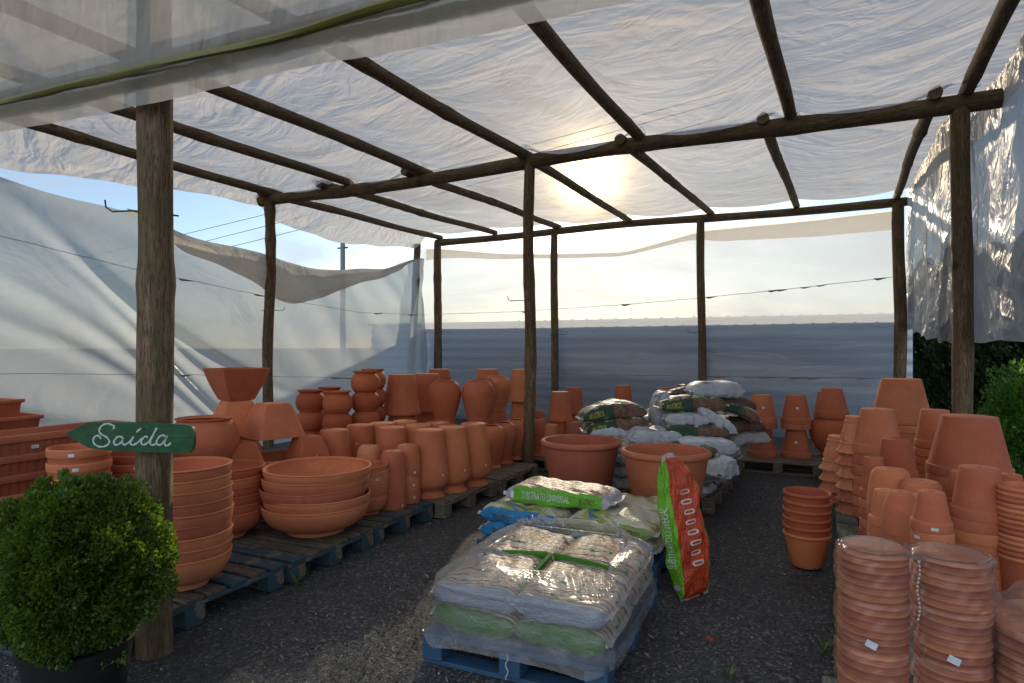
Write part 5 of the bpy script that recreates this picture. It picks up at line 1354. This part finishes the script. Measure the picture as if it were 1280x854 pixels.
hb('mottled bag below the shoulder on the right side of the heap',926,6.5,z_at(545,6.5),.5,.36,.15,.4,B_WY,.03)
hb('small crumpled white bag end bulging from the right side of the heap',897,5.42,z_at(585,5.42),.34,.26,.15,.9,B_WHT,.02,crump=3)

# ------------------------------------------------------------------ sign
def sign():
    T=NT('green_sign_paint'); v=T.coord('Object'); n=T.noise(v,14,5,.7); n2=T.noise(T.coord('Object',scale=(3,30,30)),3,4,.6)
    c=T.mix(T.ramp(n,[(.35,0.),(.75,1.)]),(.004,.050,.016),(.012,.105,.034)); c=T.mix(T.math('MULTIPLY',T.ramp(T.noise(v,30,4,.8),[(.64,0.),(.75,1.)]),.35),c,(.15,.25,.16))
    gm=T.done(T.bsdf(c,.38,T.bump(n2,.25,.004)))
    t=2.86; s=t/FPX
    x,y=at_t(193,t); root=empty('arrow_sign',(x-.0,y,z_at(547,t)),YAW)
    tag(root,'green arrow shaped wooden sign lettered Saída nailed to the thick front post','sign')
    K=320/1242.0*s   # zoom px -> metres
    cx,cy_=747,415
    out=[(322,400),(345,383),(420,345),(445,339),(560,339),(760,345),(905,352),(935,362),(944,382),(944,440),(938,472),(920,487),(880,490),(700,484),(560,478),(440,466),(400,445),(345,413)]
    V=[((a-cx)*K,-.011,(cy_-b)*K) for a,b in out]+[((a-cx)*K,.011,(cy_-b)*K) for a,b in out]; n_=len(out)
    mb=MB(); mb.add(V,[tuple(reversed(range(n_))),tuple(range(n_,2*n_))]+[(i,(i+1)%n_,n_+(i+1)%n_,n_+i) for i in range(n_)])
    me=mb.mesh('board',30); 
    bo=link('board',me,gm,root)
    st=[[(556,372),(560,358),(546,351),(530,346),(510,350),(495,362),(488,380),(494,394),(510,404),(526,414),(536,428),(534,442),(518,454),(498,458),(476,453),(462,440),(459,424),(466,410),(480,404),(492,410),(494,420)],
        [(600,418),(594,409),(580,409),(566,420),(559,434),(562,446),(576,448),(592,438),(602,422),(606,412),(600,430),(602,444),(614,447),(634,434),(652,416)],
        [(655,408),(644,426),(639,440),(646,449),(662,445),(680,432),(694,418)],[(668,388),(680,376),(690,369)],
        [(724,413),(712,408),(700,415),(692,430),(692,443),(704,448),(722,438),(738,418),(752,392),(766,366)],[(752,392),(742,414),(734,434),(738,447),(752,448),(768,438)],
        [(808,410),(798,402),(784,405),(770,420),(765,436),(772,448),(788,446),(802,432),(814,412),(818,404),(808,424),(804,440),(810,452),(822,450),(834,438)]]
    lm=mat_plain('chalk_white_paint',(.50,.60,.54),.7)
    mb=MB()
    for p in st:
        sp=smooth(p,4); nn=len(sp)
        w_=[.0042*(.75+.35*math.sin(i*.5)**2) for i in range(nn)]
        pts=[Vector(((a-cx)*K,-.0122,(cy_-b)*K)) for a,b in sp]
        V=[];F=[]
        for i,q in enumerate(pts):
            d=(pts[min(i+1,nn-1)]-pts[max(i-1,0)]).normalized(); pr=Vector((-d.z,0,d.x))
            V+=[q+pr*w_[i],q-pr*w_[i]]
        F=[(2*i,2*i+1,2*i+3,2*i+2) for i in range(nn-1)]
        dy=rnd.uniform(0,.0006)
        mb.add([(v.x,v.y-dy,v.z) for v in V],F)
    link('lettering',mb.mesh('lettering',None),lm,root)
    mb=MB()
    for a,b in ((706,372),(722,462)): 
        mb.tube([((a-cx)*K,-.010,(cy_-b)*K),((a-cx)*K,-.0135,(cy_-b)*K)],[.004,.003],8)
    link('nail',mb.mesh('nail'),WIRE,root)
sign()
